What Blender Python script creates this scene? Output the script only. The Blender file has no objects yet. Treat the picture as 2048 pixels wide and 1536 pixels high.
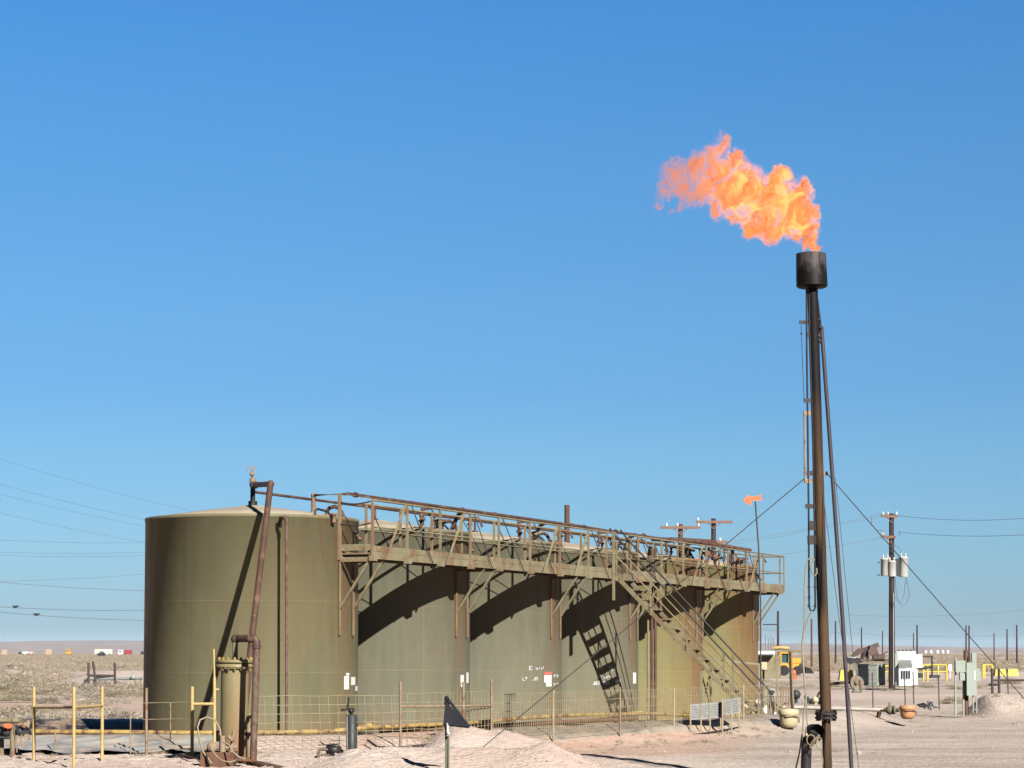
import bpy, bmesh, math, random
import numpy as np
from mathutils import Vector, noise, Matrix
random.seed(7)
V = Vector
R = math.radians
scene = bpy.context.scene
C = scene.collection

# ------------------------------------------------------------ camera
F_PX, HZ, PP = 4300.0, 1303.0, 1001.0          # focal length, horizon row and principal row in 2048x1536 pixels
CAM_Z = 1.77
PITCH = math.atan((HZ - PP) / F_PX)
cam = bpy.data.cameras.new("camera")
cam_o = bpy.data.objects.new("camera", cam)
C.objects.link(cam_o)
cam_o.location = (0, 0, CAM_Z)
cam_o.rotation_euler = (R(90) + PITCH, 0, 0)
cam.sensor_width = 36.0
cam.lens = 36.0 * F_PX / 2048.0
cam.shift_y = (PP - 768.0) / 2048.0
cam.clip_start = 0.5
cam.clip_end = 20000
scene.camera = cam_o

# ------------------------------------------------------------ sun, sky, exposure
SUN_AZ, SUN_EL = 26.5, 31.2                    # degrees right of the direction pointing back at the camera
to_sun = V((math.sin(R(SUN_AZ)) * math.cos(R(SUN_EL)), -math.cos(R(SUN_AZ)) * math.cos(R(SUN_EL)), math.sin(R(SUN_EL))))
sd = bpy.data.lights.new("sun", 'SUN')
sd.energy = 5.0
sd.angle = R(0.53)
sd.color = (1.0, 0.955, 0.88)
so = bpy.data.objects.new("sun", sd)
C.objects.link(so)
so.rotation_euler = to_sun.to_track_quat('Z', 'Y').to_euler()
so.location = to_sun * 60

world = bpy.data.worlds.new("World")
scene.world = world
world.use_nodes = True
wn = world.node_tree
wn.nodes.clear()
sky = wn.nodes.new('ShaderNodeTexSky')
sky.sky_type = 'NISHITA'
sky.sun_disc = False
sky.sun_elevation = R(SUN_EL)
sky.sun_rotation = math.atan2(to_sun.x, to_sun.y)
sky.altitude = 1000
sky.air_density = 1.0
sky.dust_density = 0.6
sky.ozone_density = 3.0
geo = wn.nodes.new('ShaderNodeNewGeometry')
sep = wn.nodes.new('ShaderNodeSeparateXYZ')
ramp = wn.nodes.new('ShaderNodeValToRGB')
mul = wn.nodes.new('ShaderNodeMix')
mul.data_type = 'RGBA'
mul.blend_type = 'MULTIPLY'
mul.inputs[0].default_value = 1.0
bg = wn.nodes.new('ShaderNodeBackground')
bg.inputs[1].default_value = 0.05
out = wn.nodes.new('ShaderNodeOutputWorld')
SKY_TINT = [(0.0, (0.1736, 0.2479, 0.362)), (0.012, (0.1736, 0.2479, 0.362)), (0.0279, (0.191, 0.2713, 0.3766)), (0.0461, (0.2026, 0.292, 0.3845)), (0.0689, (0.2069, 0.3073, 0.3946)), (0.0916, (0.2116, 0.3224, 0.4043)), (0.1214, (0.2006, 0.3273, 0.4228)), (0.1591, (0.2156, 0.3628, 0.4523)), (0.1923, (0.2124, 0.3831, 0.4808)), (0.2251, (0.2124, 0.404, 0.5115)), (0.2572, (0.2008, 0.4199, 0.5433)), (0.2866, (0.1896, 0.4279, 0.5807)), (0.6, (0.0649, 0.153, 0.2133)), (1.0, (0.0556, 0.1298, 0.1855))]  # last stops darken the unseen upper sky to deepen the shadows
e = ramp.color_ramp.elements
e[0].position, e[0].color = SKY_TINT[0][0], (*SKY_TINT[0][1], 1)
e[1].position, e[1].color = SKY_TINT[-1][0], (*SKY_TINT[-1][1], 1)
for p_, c_ in SKY_TINT[1:-1]:
    n_ = ramp.color_ramp.elements.new(p_)
    n_.color = (*c_, 1)
neg = wn.nodes.new('ShaderNodeMath'); neg.operation = 'MULTIPLY'; neg.inputs[1].default_value = -1.0
wn.links.new(geo.outputs['Incoming'], sep.inputs[0])
wn.links.new(sep.outputs[2], neg.inputs[0])
wn.links.new(neg.outputs[0], ramp.inputs[0])
wn.links.new(sky.outputs[0], mul.inputs[6])
wn.links.new(ramp.outputs[0], mul.inputs[7])
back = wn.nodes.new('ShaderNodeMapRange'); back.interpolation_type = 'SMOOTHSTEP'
back.inputs[1].default_value = -0.3; back.inputs[2].default_value = 0.25; back.inputs[3].default_value = 1.0; back.inputs[4].default_value = 0.5  # dims the unseen sky behind the camera so shadows go darker
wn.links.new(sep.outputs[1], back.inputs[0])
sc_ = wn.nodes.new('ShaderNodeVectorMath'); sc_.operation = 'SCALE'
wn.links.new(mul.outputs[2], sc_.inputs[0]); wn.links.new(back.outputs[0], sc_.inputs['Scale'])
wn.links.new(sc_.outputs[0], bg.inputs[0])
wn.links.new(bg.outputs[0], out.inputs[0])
scene.view_settings.view_transform = 'Standard'
scene.view_settings.look = 'None'
scene.view_settings.exposure = 2.2
scene.view_settings.gamma = 1.0


def W(u, v, Y):
    """world point seen at pixel (u, v) of the 2048x1536 photograph, at horizontal distance Y"""
    dx, dy = (u - 1024) / F_PX, (PP - v) / F_PX
    c, s = math.cos(PITCH), math.sin(PITCH)
    wy = c - dy * s
    k = Y / wy
    return V((dx * k, Y, CAM_Z + (s + dy * c) * k))


def PXM(Y):
    return F_PX / Y

# ------------------------------------------------------------ mesh builder
LOC = {}


class MB:
    def __init__(self):
        self.v, self.f, self.s = [], [], []

    def add(self, vs, fs, smooth=False):
        o = len(self.v)
        self.v += [tuple(p) for p in vs]
        self.f += [tuple(i + o for i in f) for f in fs]
        self.s += [smooth] * len(fs)
        return self

    def box(self, c, size, rz=0.0, taper=1.0):
        c = V(c)
        hx, hy, hz = [k / 2 for k in size]
        ca, sa = math.cos(rz), math.sin(rz)
        vs = []
        for z, t in ((-hz, 1.0), (hz, taper)):
            for x, y in ((-hx, -hy), (hx, -hy), (hx, hy), (-hx, hy)):
                x, y = x * t, y * t
                vs.append((c.x + x * ca - y * sa, c.y + x * sa + y * ca, c.z + z))
        return self.add(vs, [(3, 2, 1, 0), (4, 5, 6, 7), (0, 1, 5, 4), (1, 2, 6, 5), (2, 3, 7, 6), (3, 0, 4, 7)])

    def beam(self, p0, p1, w, h, up=(0, 0, 1)):
        p0, p1 = V(p0), V(p1)
        d = (p1 - p0).normalized()
        up = V(up)
        if abs(d.dot(up)) > 0.98:
            up = V((0.407, 0.913, 0))
        a = d.cross(up).normalized()
        b = a.cross(d).normalized()
        vs = []
        for p in (p0, p1):
            for sx, sy in ((-1, -1), (1, -1), (1, 1), (-1, 1)):
                vs.append(p + a * (sx * w / 2) + b * (sy * h / 2))
        return self.add(vs, [(3, 2, 1, 0), (4, 5, 6, 7), (0, 1, 5, 4), (1, 2, 6, 5), (2, 3, 7, 6), (3, 0, 4, 7)])

    def tube(self, pts, r, n=10, caps=True, hollow=False):
        pts = [V(p) for p in pts]
        rs = r if isinstance(r, (list, tuple)) else [r] * len(pts)
        t = []
        for i in range(len(pts)):
            a = pts[max(i - 1, 0)]
            b = pts[min(i + 1, len(pts) - 1)]
            t.append((b - a).normalized())
        ref = V((0, 0, 1)) if abs(t[0].z) < 0.9 else V((1, 0, 0))
        x = t[0].cross(ref).normalized()
        vs, fs = [], []
        for i, p in enumerate(pts):
            x = (x - t[i] * x.dot(t[i])).normalized()
            y = t[i].cross(x)
            for k in range(n):
                a = 2 * math.pi * k / n
                vs.append(p + (x * math.cos(a) + y * math.sin(a)) * rs[i])
        for i in range(len(pts) - 1):
            for k in range(n):
                k2 = (k + 1) % n
                fs.append((i * n + k, i * n + k2, (i + 1) * n + k2, (i + 1) * n + k))
        self.add(vs, fs, True)
        if caps:
            self.add(vs[:n], [tuple(reversed(range(n)))])
            self.add(vs[-n:], [tuple(range(n))])
        return self

    def lathe(self, c, prof, n=32, smooth=True):
        """prof: list of (radius, z) from bottom to top round the vertical axis through c"""
        c = V(c)
        vs, fs = [], []
        for r, z in prof:
            for k in range(n):
                a = 2 * math.pi * k / n
                vs.append((c.x + r * math.cos(a), c.y + r * math.sin(a), c.z + z))
        for i in range(len(prof) - 1):
            for k in range(n):
                k2 = (k + 1) % n
                fs.append((i * n + k, i * n + k2, (i + 1) * n + k2, (i + 1) * n + k))
        self.add(vs, fs, smooth)
        if prof[0][0] > 1e-4:
            self.add(vs[:n], [tuple(reversed(range(n)))])
        if prof[-1][0] > 1e-4:
            self.add(vs[-n:], [tuple(range(n))])
        return self

    def disc(self, c, axis, r, h, n=20):
        a = V(axis).normalized() * (h / 2)
        return self.tube([V(c) - a, V(c) + a], r, n)

    def ball(self, c, r, n=10, sz=1.0):
        prof = []
        m = max(4, n // 2)
        for i in range(m + 1):
            a = -math.pi / 2 + math.pi * i / m
            prof.append((max(1e-5, r * math.cos(a)), r * sz * math.sin(a)))
        return self.lathe(c, prof, n)

    def prism(self, pts, d):
        """closed outline pts (3D, planar) pushed along vector d"""
        n = len(pts)
        d = V(d)
        vs = [V(p) for p in pts] + [V(p) + d for p in pts]
        fs = [tuple(range(n)), tuple(reversed(range(n, 2 * n)))]
        for i in range(n):
            j = (i + 1) % n
            fs.append((i, i + n, j + n, j))
        return self.add(vs, fs)

    def build(self, name, mat, parent=None, label=None):
        me = bpy.data.meshes.new(name)
        base = LOC.get(parent.name, V((0, 0, 0))) if parent else V((0, 0, 0))
        vs = [(p[0] - base.x, p[1] - base.y, p[2] - base.z) for p in self.v]
        me.from_pydata(vs, [], self.f)
        me.polygons.foreach_set('use_smooth', self.s)
        me.materials.append(mat)
        me.update()
        bm = bmesh.new(); bm.from_mesh(me)
        bmesh.ops.recalc_face_normals(bm, faces=bm.faces)
        bm.to_mesh(me); bm.free()
        o = bpy.data.objects.new(name, me)
        C.objects.link(o)
        if parent:
            o.parent = parent
            LOC[o.name] = base
        if label:
            o['label'] = label
        return o


def tag(o, label=None, cat=None, group=None, kind=None):
    if label: o['label'] = label
    if cat: o['category'] = cat
    if group: o['group'] = group
    if kind: o['kind'] = kind
    return o


def thing(name, loc, label, cat, group=None):
    o = bpy.data.objects.new(name, None)
    o.empty_display_size = 0.3
    o.location = loc
    C.objects.link(o)
    LOC[o.name] = V(loc)
    return tag(o, label, cat, group)


def single(name, mb, mat, label, cat, group=None, loc=None):
    """a thing that is one mesh, its origin at loc"""
    if loc is None:
        loc = mb.v[0]
    loc = V(loc)
    mb.v = [(p[0] - loc.x, p[1] - loc.y, p[2] - loc.z) for p in mb.v]
    o = mb.build(name, mat)
    o.location = loc
    return tag(o, label, cat, group)

# ------------------------------------------------------------ materials
def srgb(r, g, b):
    return tuple(((c / 255) / 12.92 if c / 255 <= 0.04045 else ((c / 255 + 0.055) / 1.055) ** 2.4) for c in (r, g, b))


def nt(name):
    m = bpy.data.materials.new(name)
    m.use_nodes = True
    t = m.node_tree
    return m, t, t.nodes, t.links, t.nodes['Principled BSDF']


def mixc(t, fac, a, b, blend='MIX'):
    n = t.nodes.new('ShaderNodeMix'); n.data_type = 'RGBA'; n.blend_type = blend
    for i, x in ((0, fac), (6, a), (7, b)):
        if isinstance(x, (int, float)):
            n.inputs[i].default_value = x
        elif isinstance(x, tuple):
            n.inputs[i].default_value = (*x, 1) if len(x) == 3 else x
        else:
            t.links.new(x, n.inputs[i])
    return n.outputs[2]


def mth(t, op, a, b=None, c=None, clamp=False):
    n = t.nodes.new('ShaderNodeMath'); n.operation = op; n.use_clamp = clamp
    for i, x in enumerate((a, b, c)):
        if x is None: continue
        if isinstance(x, (int, float)): n.inputs[i].default_value = x
        else: t.links.new(x, n.inputs[i])
    return n.outputs[0]


def nz(t, vec, scale, detail=3, rough=0.55, out='Fac', dist=0.0):
    n = t.nodes.new('ShaderNodeTexNoise')
    n.inputs['Scale'].default_value = scale
    n.inputs['Detail'].default_value = detail
    n.inputs['Roughness'].default_value = rough
    n.inputs['Distortion'].default_value = dist
    if vec is not None: t.links.new(vec, n.inputs['Vector'])
    return n.outputs[out]


def rmp(t, x, a, b, lo=0.0, hi=1.0):
    n = t.nodes.new('ShaderNodeMapRange')
    n.interpolation_type = 'SMOOTHSTEP'
    n.inputs[1].default_value = a; n.inputs[2].default_value = b
    n.inputs[3].default_value = lo; n.inputs[4].default_value = hi
    t.links.new(x, n.inputs[0])
    return n.outputs[0]


def objco(t):
    return t.nodes.new('ShaderNodeTexCoord').outputs['Object']


def scl(t, vec, s):
    n = t.nodes.new('ShaderNodeVectorMath'); n.operation = 'MULTIPLY'
    t.links.new(vec, n.inputs[0]); n.inputs[1].default_value = s
    return n.outputs[0]


def bump(t, b, h, strength, dist):
    n = t.nodes.new('ShaderNodeBump')
    n.inputs['Strength'].default_value = strength
    n.inputs['Distance'].default_value = dist
    t.links.new(h, n.inputs['Height'])
    t.links.new(n.outputs[0], b.inputs['Normal'])


MATS = {}
ALB = 0.452          # albedo scale that goes with the exposure


def paint(name, col, col2=None, scale=3.0, rough=0.6, metal=0.0, rust=0.0, rcol=(0.16, 0.065, 0.03), rscale=5.0, bmp=0.0, stretch=(1, 1, 1), spec=0.13):
    if name in MATS: return MATS[name]
    m, t, N, L, b = nt(name)
    if col2 is None: col2 = tuple(c * 0.78 for c in col)
    col, col2, rcol = [tuple(c * ALB for c in q) for q in (col, col2, rcol)]
    co = scl(t, objco(t), stretch)
    f = rmp(t, nz(t, co, scale, 5, 0.62), 0.3, 0.7)
    c = mixc(t, f, col, col2)
    rr = rough
    if rust > 0:
        k = rmp(t, nz(t, co, rscale, 7, 0.7), 0.62 - 0.3 * rust, 0.72 - 0.25 * rust)
        c = mixc(t, k, c, rcol)
    L.new(c, b.inputs['Base Color'])
    b.inputs['Metallic'].default_value = metal
    b.inputs['Specular IOR Level'].default_value = spec
    L.new(rmp(t, nz(t, co, scale * 2.3, 3), 0.2, 0.8, rr - 0.08, min(1, rr + 0.12)), b.inputs['Roughness'])
    if bmp > 0:
        bump(t, b, nz(t, co, scale * 6, 5, 0.7), 0.5, bmp)
    MATS[name] = m
    return m


def tank_mat(i, base, warm, rust, shift):
    """painted steel shell: weathered olive paint, vertical runs, rust below the catwalk, weld seams"""
    m, t, N, L, b = nt('tank_paint')
    co = objco(t)
    sp = N.new('ShaderNodeSeparateXYZ'); L.new(co, sp.inputs[0])
    ang = mth(t, 'ARCTAN2', sp.outputs[1], sp.outputs[0])
    cb = N.new('ShaderNodeCombineXYZ')
    L.new(mth(t, 'MULTIPLY', ang, 7.0), cb.inputs[0]); L.new(mth(t, 'MULTIPLY', sp.outputs[2], 0.35), cb.inputs[1])
    cb.inputs[2].default_value = shift
    st = cb.outputs[0]
    cb2 = N.new('ShaderNodeCombineXYZ')
    L.new(mth(t, 'MULTIPLY', ang, 2.4), cb2.inputs[0]); L.new(sp.outputs[2], cb2.inputs[1]); cb2.inputs[2].default_value = shift * 3
    wide = cb2.outputs[0]
    base = tuple(x * ALB for x in base); warm = tuple(x * ALB for x in warm)
    c = mixc(t, rmp(t, nz(t, st, 1.3, 6, 0.6), 0.3, 0.72), base, tuple(x * 0.83 for x in base))
    c = mixc(t, rmp(t, nz(t, wide, 0.75, 4, 0.55), 0.42, 0.64, 0, 0.5), c, warm)
    c = mixc(t, rmp(t, nz(t, st, 7.0, 3, 0.6), 0.55, 0.8, 0, 0.18), c, tuple(min(1, x * 1.5) for x in base))
    # rust round the bracket line on the catwalk side
    da = mth(t, 'ABSOLUTE', mth(t, 'ADD', ang, R(34)))
    near = rmp(t, da, 0.14, 0.62, 1, 0)
    hi = rmp(t, sp.outputs[2], 0.8, 4.3, 0.25, 1.0)
    drip = rmp(t, nz(t, st, 3.4, 6, 0.65), 0.62 - 0.34 * rust, 0.78 - 0.2 * rust)
    k = mth(t, 'MULTIPLY', mth(t, 'MULTIPLY', near, hi), drip)
    c = mixc(t, mth(t, 'MULTIPLY', k, 0.55 + 0.4 * rust, clamp=True), c, (0.072, 0.034, 0.017))
    w0, w1 = {4: (.10, .30), 5: (.15, .75)}.get(i, (.07, .17))
    db = rmp(t, mth(t, 'ABSOLUTE', mth(t, 'ADD', ang, R(25))), w0, w1, 1, 0)
    k2 = mth(t, 'MULTIPLY', mth(t, 'MULTIPLY', db, rmp(t, sp.outputs[2], 1.2, 3.4, .25 if i < 4 else .75, 1)), rmp(t, nz(t, st, 1.7, 5), .3, .55, .35, 1))
    c = mixc(t, mth(t, 'MULTIPLY', k2, {4: .95, 5: .6}.get(i, .75)), c, (.070, .040, .021) if i < 4 else (.080, .040, .020))
    rim = mth(t, 'MULTIPLY', rmp(t, sp.outputs[2], 3.2, 4.9, 0, 1), rmp(t, nz(t, st, 5.0, 4, .6), .60, .74))
    c = mixc(t, mth(t, 'MULTIPLY', rim, .35), c, (.055, .036, .020))
    scuff = rmp(t, nz(t, scl(t, co, (1.2, 1.2, 7)), 2.0, 5, .7), .70, .74)
    c = mixc(t, mth(t, 'MULTIPLY', scuff, .4), c, (.045, .036, .022))
    # rust speckles and foot rust
    sp2 = rmp(t, nz(t, scl(t, co, (1, 1, 1.6)), 9.0, 6, 0.75), 0.70, 0.76)
    c = mixc(t, mth(t, 'MULTIPLY', sp2, 0.6), c, (0.05, 0.028, 0.016))
    foot = mth(t, 'MULTIPLY', rmp(t, sp.outputs[2], 0.1, 0.75, 1, 0), rmp(t, nz(t, st, 2.0, 5), 0.35, 0.6))
    c = mixc(t, mth(t, 'MULTIPLY', foot, 0.45), c, (0.075, 0.04, 0.022))
    # weld seams: two hoops and staggered verticals
    seam = None
    for z in (1.50, 3.02):
        d = rmp(t, mth(t, 'ABSOLUTE', mth(t, 'SUBTRACT', sp.outputs[2], z)), 0.006, 0.018, 1, 0)
        seam = d if seam is None else mth(t, 'MAXIMUM', seam, d)
    c = mixc(t, mth(t, 'MULTIPLY', seam, 0.35), c, tuple(min(1, x * 1.35) for x in warm))
    for a0 in (-2.06, -1.1, -0.2):
        d = rmp(t, mth(t, 'ABSOLUTE', mth(t, 'SUBTRACT', ang, a0 + 0.11 * i)), 0.003, 0.008, 1, 0)
        c = mixc(t, mth(t, 'MULTIPLY', d, 0.45), c, tuple(min(1, x * 1.3) for x in warm))
    if i == 0:   # broad brown patch with a rounded lower edge
        u_ = mth(t, 'DIVIDE', mth(t, 'ADD', ang, R(70)), 0.36)
        w_ = mth(t, 'DIVIDE', mth(t, 'SUBTRACT', sp.outputs[2], 3.1), 1.75)
        rr = mth(t, 'SQRT', mth(t, 'ADD', mth(t, 'POWER', mth(t, 'ABSOLUTE', u_), 3.0), mth(t, 'POWER', mth(t, 'ABSOLUTE', w_), 3.0)))
        k = rmp(t, mth(t, 'ADD', rr, mth(t, 'MULTIPLY', nz(t, wide, 1.6, 4), 0.5)), 1.08, 1.24, 0.45, 0)
        c = mixc(t, k, c, (0.064, 0.050, 0.027))
    L.new(c, b.inputs['Base Color'])
    L.new(rmp(t, nz(t, st, 2.2, 4), 0.2, 0.8, 0.42, 0.62), b.inputs['Roughness'])
    b.inputs['Specular IOR Level'].default_value = 0.10
    bump(t, b, mth(t, 'ADD', mth(t, 'MULTIPLY', nz(t, wide, 1.1, 2), 1.0), mth(t, 'MULTIPLY', seam, 0.10)), 0.35, 0.035)
    return m


def ground_mat():
    m, t, N, L, b = nt('caliche_soil')
    co = objco(t)
    sp = N.new('ShaderNodeSeparateXYZ'); L.new(co, sp.inputs[0])
    pale, pink, dk = (0.53, 0.44, 0.355), (0.48, 0.375, 0.295), (0.37, 0.28, 0.215)
    n1 = nz(t, co, 0.22, 6, 0.62)
    n2 = nz(t, co, 1.9, 7, 0.68)
    n3 = nz(t, co, 14.0, 5, 0.7)
    c = mixc(t, rmp(t, n1, 0.38, 0.62), pale, pink)
    c = mixc(t, rmp(t, n2, 0.52, 0.72, 0, 0.65), c, dk)
    c = mixc(t, rmp(t, n3, 0.50, 0.75, 0, 0.35), c, (0.25, 0.18, 0.13))
    c = mixc(t, rmp(t, nz(t, co, 30.0, 3, 0.6), 0.62, 0.72, 0, 0.45), c, (0.68, 0.58, 0.48))
    # red earth by the bund, worn grey-tan road, brushy land far off
    at = N.new('ShaderNodeAttribute'); at.attribute_name = 'zone'
    s3 = N.new('ShaderNodeSeparateColor'); L.new(at.outputs['Color'], s3.inputs[0])
    c = mixc(t, mth(t, 'MULTIPLY', s3.outputs[0], rmp(t, n2, 0.3, 0.6, 0.5, 1.0)), c, (0.40, 0.25, 0.165))
    road = mixc(t, rmp(t, nz(t, scl(t, co, (0.10, 1, 1)), 0.8, 6, 0.62), 0.38, 0.64), (0.45, 0.388, 0.308), (0.34, 0.28, 0.218))
    road = mixc(t, rmp(t, nz(t, scl(t, co, (0.05, 1, 1)), 2.6, 3, 0.5, dist=.3), 0.60, 0.68, 0, .35), road, (0.27, 0.21, 0.16))
    road = mixc(t, rmp(t, n3, 0.5, 0.8, 0, 0.3), road, (0.22, 0.17, 0.13))
    c = mixc(t, s3.outputs[1], c, road)
    scr = mixc(t, rmp(t, nz(t, scl(t, co, (0.35, 1, 1)), 0.05, 7, 0.7), 0.4, 0.62), (0.50, 0.405, 0.325), (0.36, 0.30, 0.235))
    scr = mixc(t, rmp(t, nz(t, co, 1.1, 6, 0.75), 0.45, 0.62, 0, 0.6), scr, (0.31, 0.265, 0.21))
    c = mixc(t, s3.outputs[2], c, scr)
    c = mixc(t, 1.0, c, (ALB * .935, ALB * .94, ALB * 1.03), 'MULTIPLY')
    L.new(c, b.inputs['Base Color'])
    b.inputs['Roughness'].default_value = 0.95
    b.inputs['Specular IOR Level'].default_value = 0.1
    vo = N.new('ShaderNodeTexVoronoi'); vo.inputs['Scale'].default_value = 9.0; L.new(co, vo.inputs['Vector'])
    h = mth(t, 'ADD', mth(t, 'MULTIPLY', n3, 0.6), mth(t, 'MULTIPLY', vo.outputs[0], 0.5))
    h = mth(t, 'ADD', h, n2)
    bump(t, b, h, 0.55, 0.09)
    return m


M_ground = ground_mat()
M_hill = paint('hill_scrub', (0.2565, 0.207, 0.1935), (0.2115, 0.1755, 0.1665), 0.004, 1.0)
M_walk = paint('catwalk_paint', (0.205, 0.180, 0.112), (0.145, 0.118, 0.07), 1.6, 0.6, rust=0.34, rcol=(0.15, 0.085, 0.048), rscale=3.2, bmp=0.002)
M_walk_rust = paint('rusted_catwalk_paint', (0.1914, 0.1518, 0.0924), (0.165, 0.099, 0.0561), 2.5, 0.7, rust=0.3, rcol=(0.19, 0.095, 0.055), rscale=3)
M_brown = paint('primer_pipe', (0.078, 0.041, 0.030), (0.052, 0.029, 0.022), 2.2, 0.55, rust=0.4, rcol=(0.13, 0.075, 0.05), rscale=3)
M_black = paint('black_paint', (0.012, 0.012, 0.014), (0.022, 0.02, 0.02), 6, 0.45)
M_sooty = paint('sooty_steel', (0.018, 0.016, 0.020), (0.035, 0.026, 0.024), 4, 0.6)
M_yellow = paint('cream_yellow_paint', (0.4232, 0.3128, 0.138), (0.3496, 0.2392, 0.1012), 5, 0.6, rust=0.12, rcol=(0.2, 0.1, 0.05), rscale=9)
M_ypipe = paint('yellow_line_paint', (0.336, 0.24, 0.072), (0.24, 0.16, 0.056), 3, 0.6, rust=0.52, rcol=(0.13, 0.07, 0.04), rscale=4)
M_tan = paint('tan_post_paint', (0.2376, 0.18, 0.126), (0.1944, 0.1368, 0.0864), 5, 0.7, rust=0.3, rscale=8)
M_wire = paint('panel_wire', (0.30, 0.255, 0.165), (0.22, 0.17, 0.105), 5, 0.6)
M_liner = None
M_steel = paint('grey_steel', (0.176, 0.188, 0.184), (0.128, 0.132, 0.128), 3, 0.5, rust=0.1)
M_green_box = paint('sage_enclosure', (0.25, 0.29, 0.25), (0.22, 0.255, 0.225), 2, 0.55)
M_white = paint('white_paint', (0.6364, 0.6536, 0.6708), (0.5676, 0.5848, 0.602), 2, 0.5)
M_dkgrey = paint('dark_grey_paint', (0.0315, 0.035, 0.0364), (0.0245, 0.0259, 0.028), 4, 0.5)
M_vessel = paint('vessel_paint', (0.1872, 0.162, 0.0828), (0.1728, 0.1116, 0.054), 1.5, 0.5, rust=0.32, rcol=(0.21, 0.10, 0.05), rscale=1.6, stretch=(1, 1, 0.3))
M_upipe = paint('weathered_pipe', (0.132, 0.0935, 0.0688), (0.0935, 0.0578, 0.044), 3, 0.6, rust=0.5, rcol=(0.075, 0.042, 0.030), rscale=5)
M_rust = paint('rusty_steel', (0.133, 0.07, 0.042), (0.077, 0.0385, 0.028), 4, 0.8, rust=0.3)
M_pole = paint('dark_pole_wood', (0.045, 0.033, 0.035), (0.03, 0.022, 0.025), 3, 0.85, stretch=(1, 1, 0.1))
M_polebr = paint('brown_pole_wood', (0.098, 0.0525, 0.035), (0.07, 0.0385, 0.028), 3, 0.85, stretch=(1, 1, 0.1))
M_arm = paint('crossarm_wood', (0.195, 0.105, 0.075), (0.15, 0.0825, 0.06), 3, 0.85)
M_ins = paint('porcelain', (0.49, 0.476, 0.448), None, 3, 0.3)
M_trans = paint('transformer_paint', (0.399, 0.399, 0.38), (0.342, 0.342, 0.323), 2, 0.5)
M_cable = paint('power_cable', (0.12, 0.14, 0.17), None, 3, 0.6)
M_gcable = paint('steel_cable', (0.06, 0.051, 0.048), None, 3, 0.6)
M_orange = paint('orange_paint', (0.576, 0.136, 0.056), (0.48, 0.104, 0.04), 4, 0.5)
M_oyellow = paint('machine_yellow', (0.60, 0.30, 0.04), (0.5, 0.24, 0.03), 2, 0.5)
M_bright_yellow = paint('bright_yellow_paint', (0.56, 0.42, 0.07), (0.47, 0.35, 0.07), 2, 0.5)
M_glass = paint('dark_glass', (0.03, 0.09, 0.11), None, 2, 0.12)
M_tub = paint('cream_tub', (0.42, 0.37, 0.235), (0.36, 0.31, 0.19), 3, 0.5)
M_otub = paint('orange_tub', (0.442, 0.221, 0.1105), (0.3825, 0.187, 0.0935), 3, 0.5)
M_rubber = paint('black_rubber', (0.016, 0.016, 0.02), (0.024, 0.024, 0.03), 6, 0.4)
M_hose = paint('pale_hose', (0.252, 0.21, 0.154), (0.189, 0.154, 0.112), 6, 0.6)
M_post = paint('green_t_post', (0.10, 0.105, 0.075), (0.08, 0.08, 0.06), 6, 0.6)
M_marking = paint('stencil_paint', (0.42, 0.434, 0.434), (0.28, 0.287, 0.266), 30, 0.7)
M_sign = paint('placard_white', (0.576, 0.56, 0.528), (0.48, 0.464, 0.432), 8, 0.5)
M_red = paint('placard_red', (0.55, 0.12, 0.10), None, 8, 0.5)
M_stone = paint('caliche_stone', (0.47, 0.38, 0.30), (0.36, 0.27, 0.20), 6, 0.95)
M_roof = paint('tank_roof_paint', (0.2805, 0.2422, 0.187), (0.2295, 0.1955, 0.1487), 1.2, 0.65, rust=0.15)
M_brick = paint('tan_wall', (0.36, 0.27, 0.20), None, 2, 0.8)
M_redp = paint('truck_red', (0.27, 0.03, 0.035), None, 2, 0.4)
M_grille = paint('galvanised_grating', (0.26, 0.275, 0.27), (0.19, 0.195, 0.19), 9, 0.55)


def liner_mat(name, a, b_):
    a, b_ = tuple(x * ALB for x in a), tuple(x * ALB for x in b_)
    m, t, N, L, b = nt(name)
    co = objco(t)
    n1 = nz(t, scl(t, co, (0.8, 0.9, 1)), 0.9, 5, 0.6, dist=1.0)
    c = mixc(t, rmp(t, n1, 0.38, 0.62), a, b_)
    c = mixc(t, rmp(t, nz(t, co, 2.3, 5, 0.7), 0.36, 0.74, 0, 0.85), c, (0.17, 0.125, 0.09))
    L.new(c, b.inputs['Base Color'])
    b.inputs['Roughness'].default_value = 0.42
    b.inputs['Specular IOR Level'].default_value = .25
    bump(t, b, nz(t, scl(t, co, (0.8, 0.8, 1)), 2.2, 4, 0.55, dist=1.0), 0.5, 0.05)
    return m


M_liner = liner_mat('grey_liner', (0.27, 0.275, 0.265), (0.12, 0.13, 0.14))
M_liner_black = liner_mat('black_liner', (0.012, 0.013, 0.02), (0.02, 0.02, 0.028))

# ------------------------------------------------------------ terrain
def lerp_tab(tab, x):
    if x <= tab[0][0]: return tab[0][1]
    for (a, b), (c, d) in zip(tab, tab[1:]):
        if x <= c: return b + (d - b) * (x - a) / (c - a)
    return tab[-1][1]


def sstep(a, b, x):
    t_ = min(1, max(0, (x - a) / (b - a)))
    return t_ * t_ * (3 - 2 * t_)


def z_at(v, Y):
    return W(1024, v, Y).z


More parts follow.
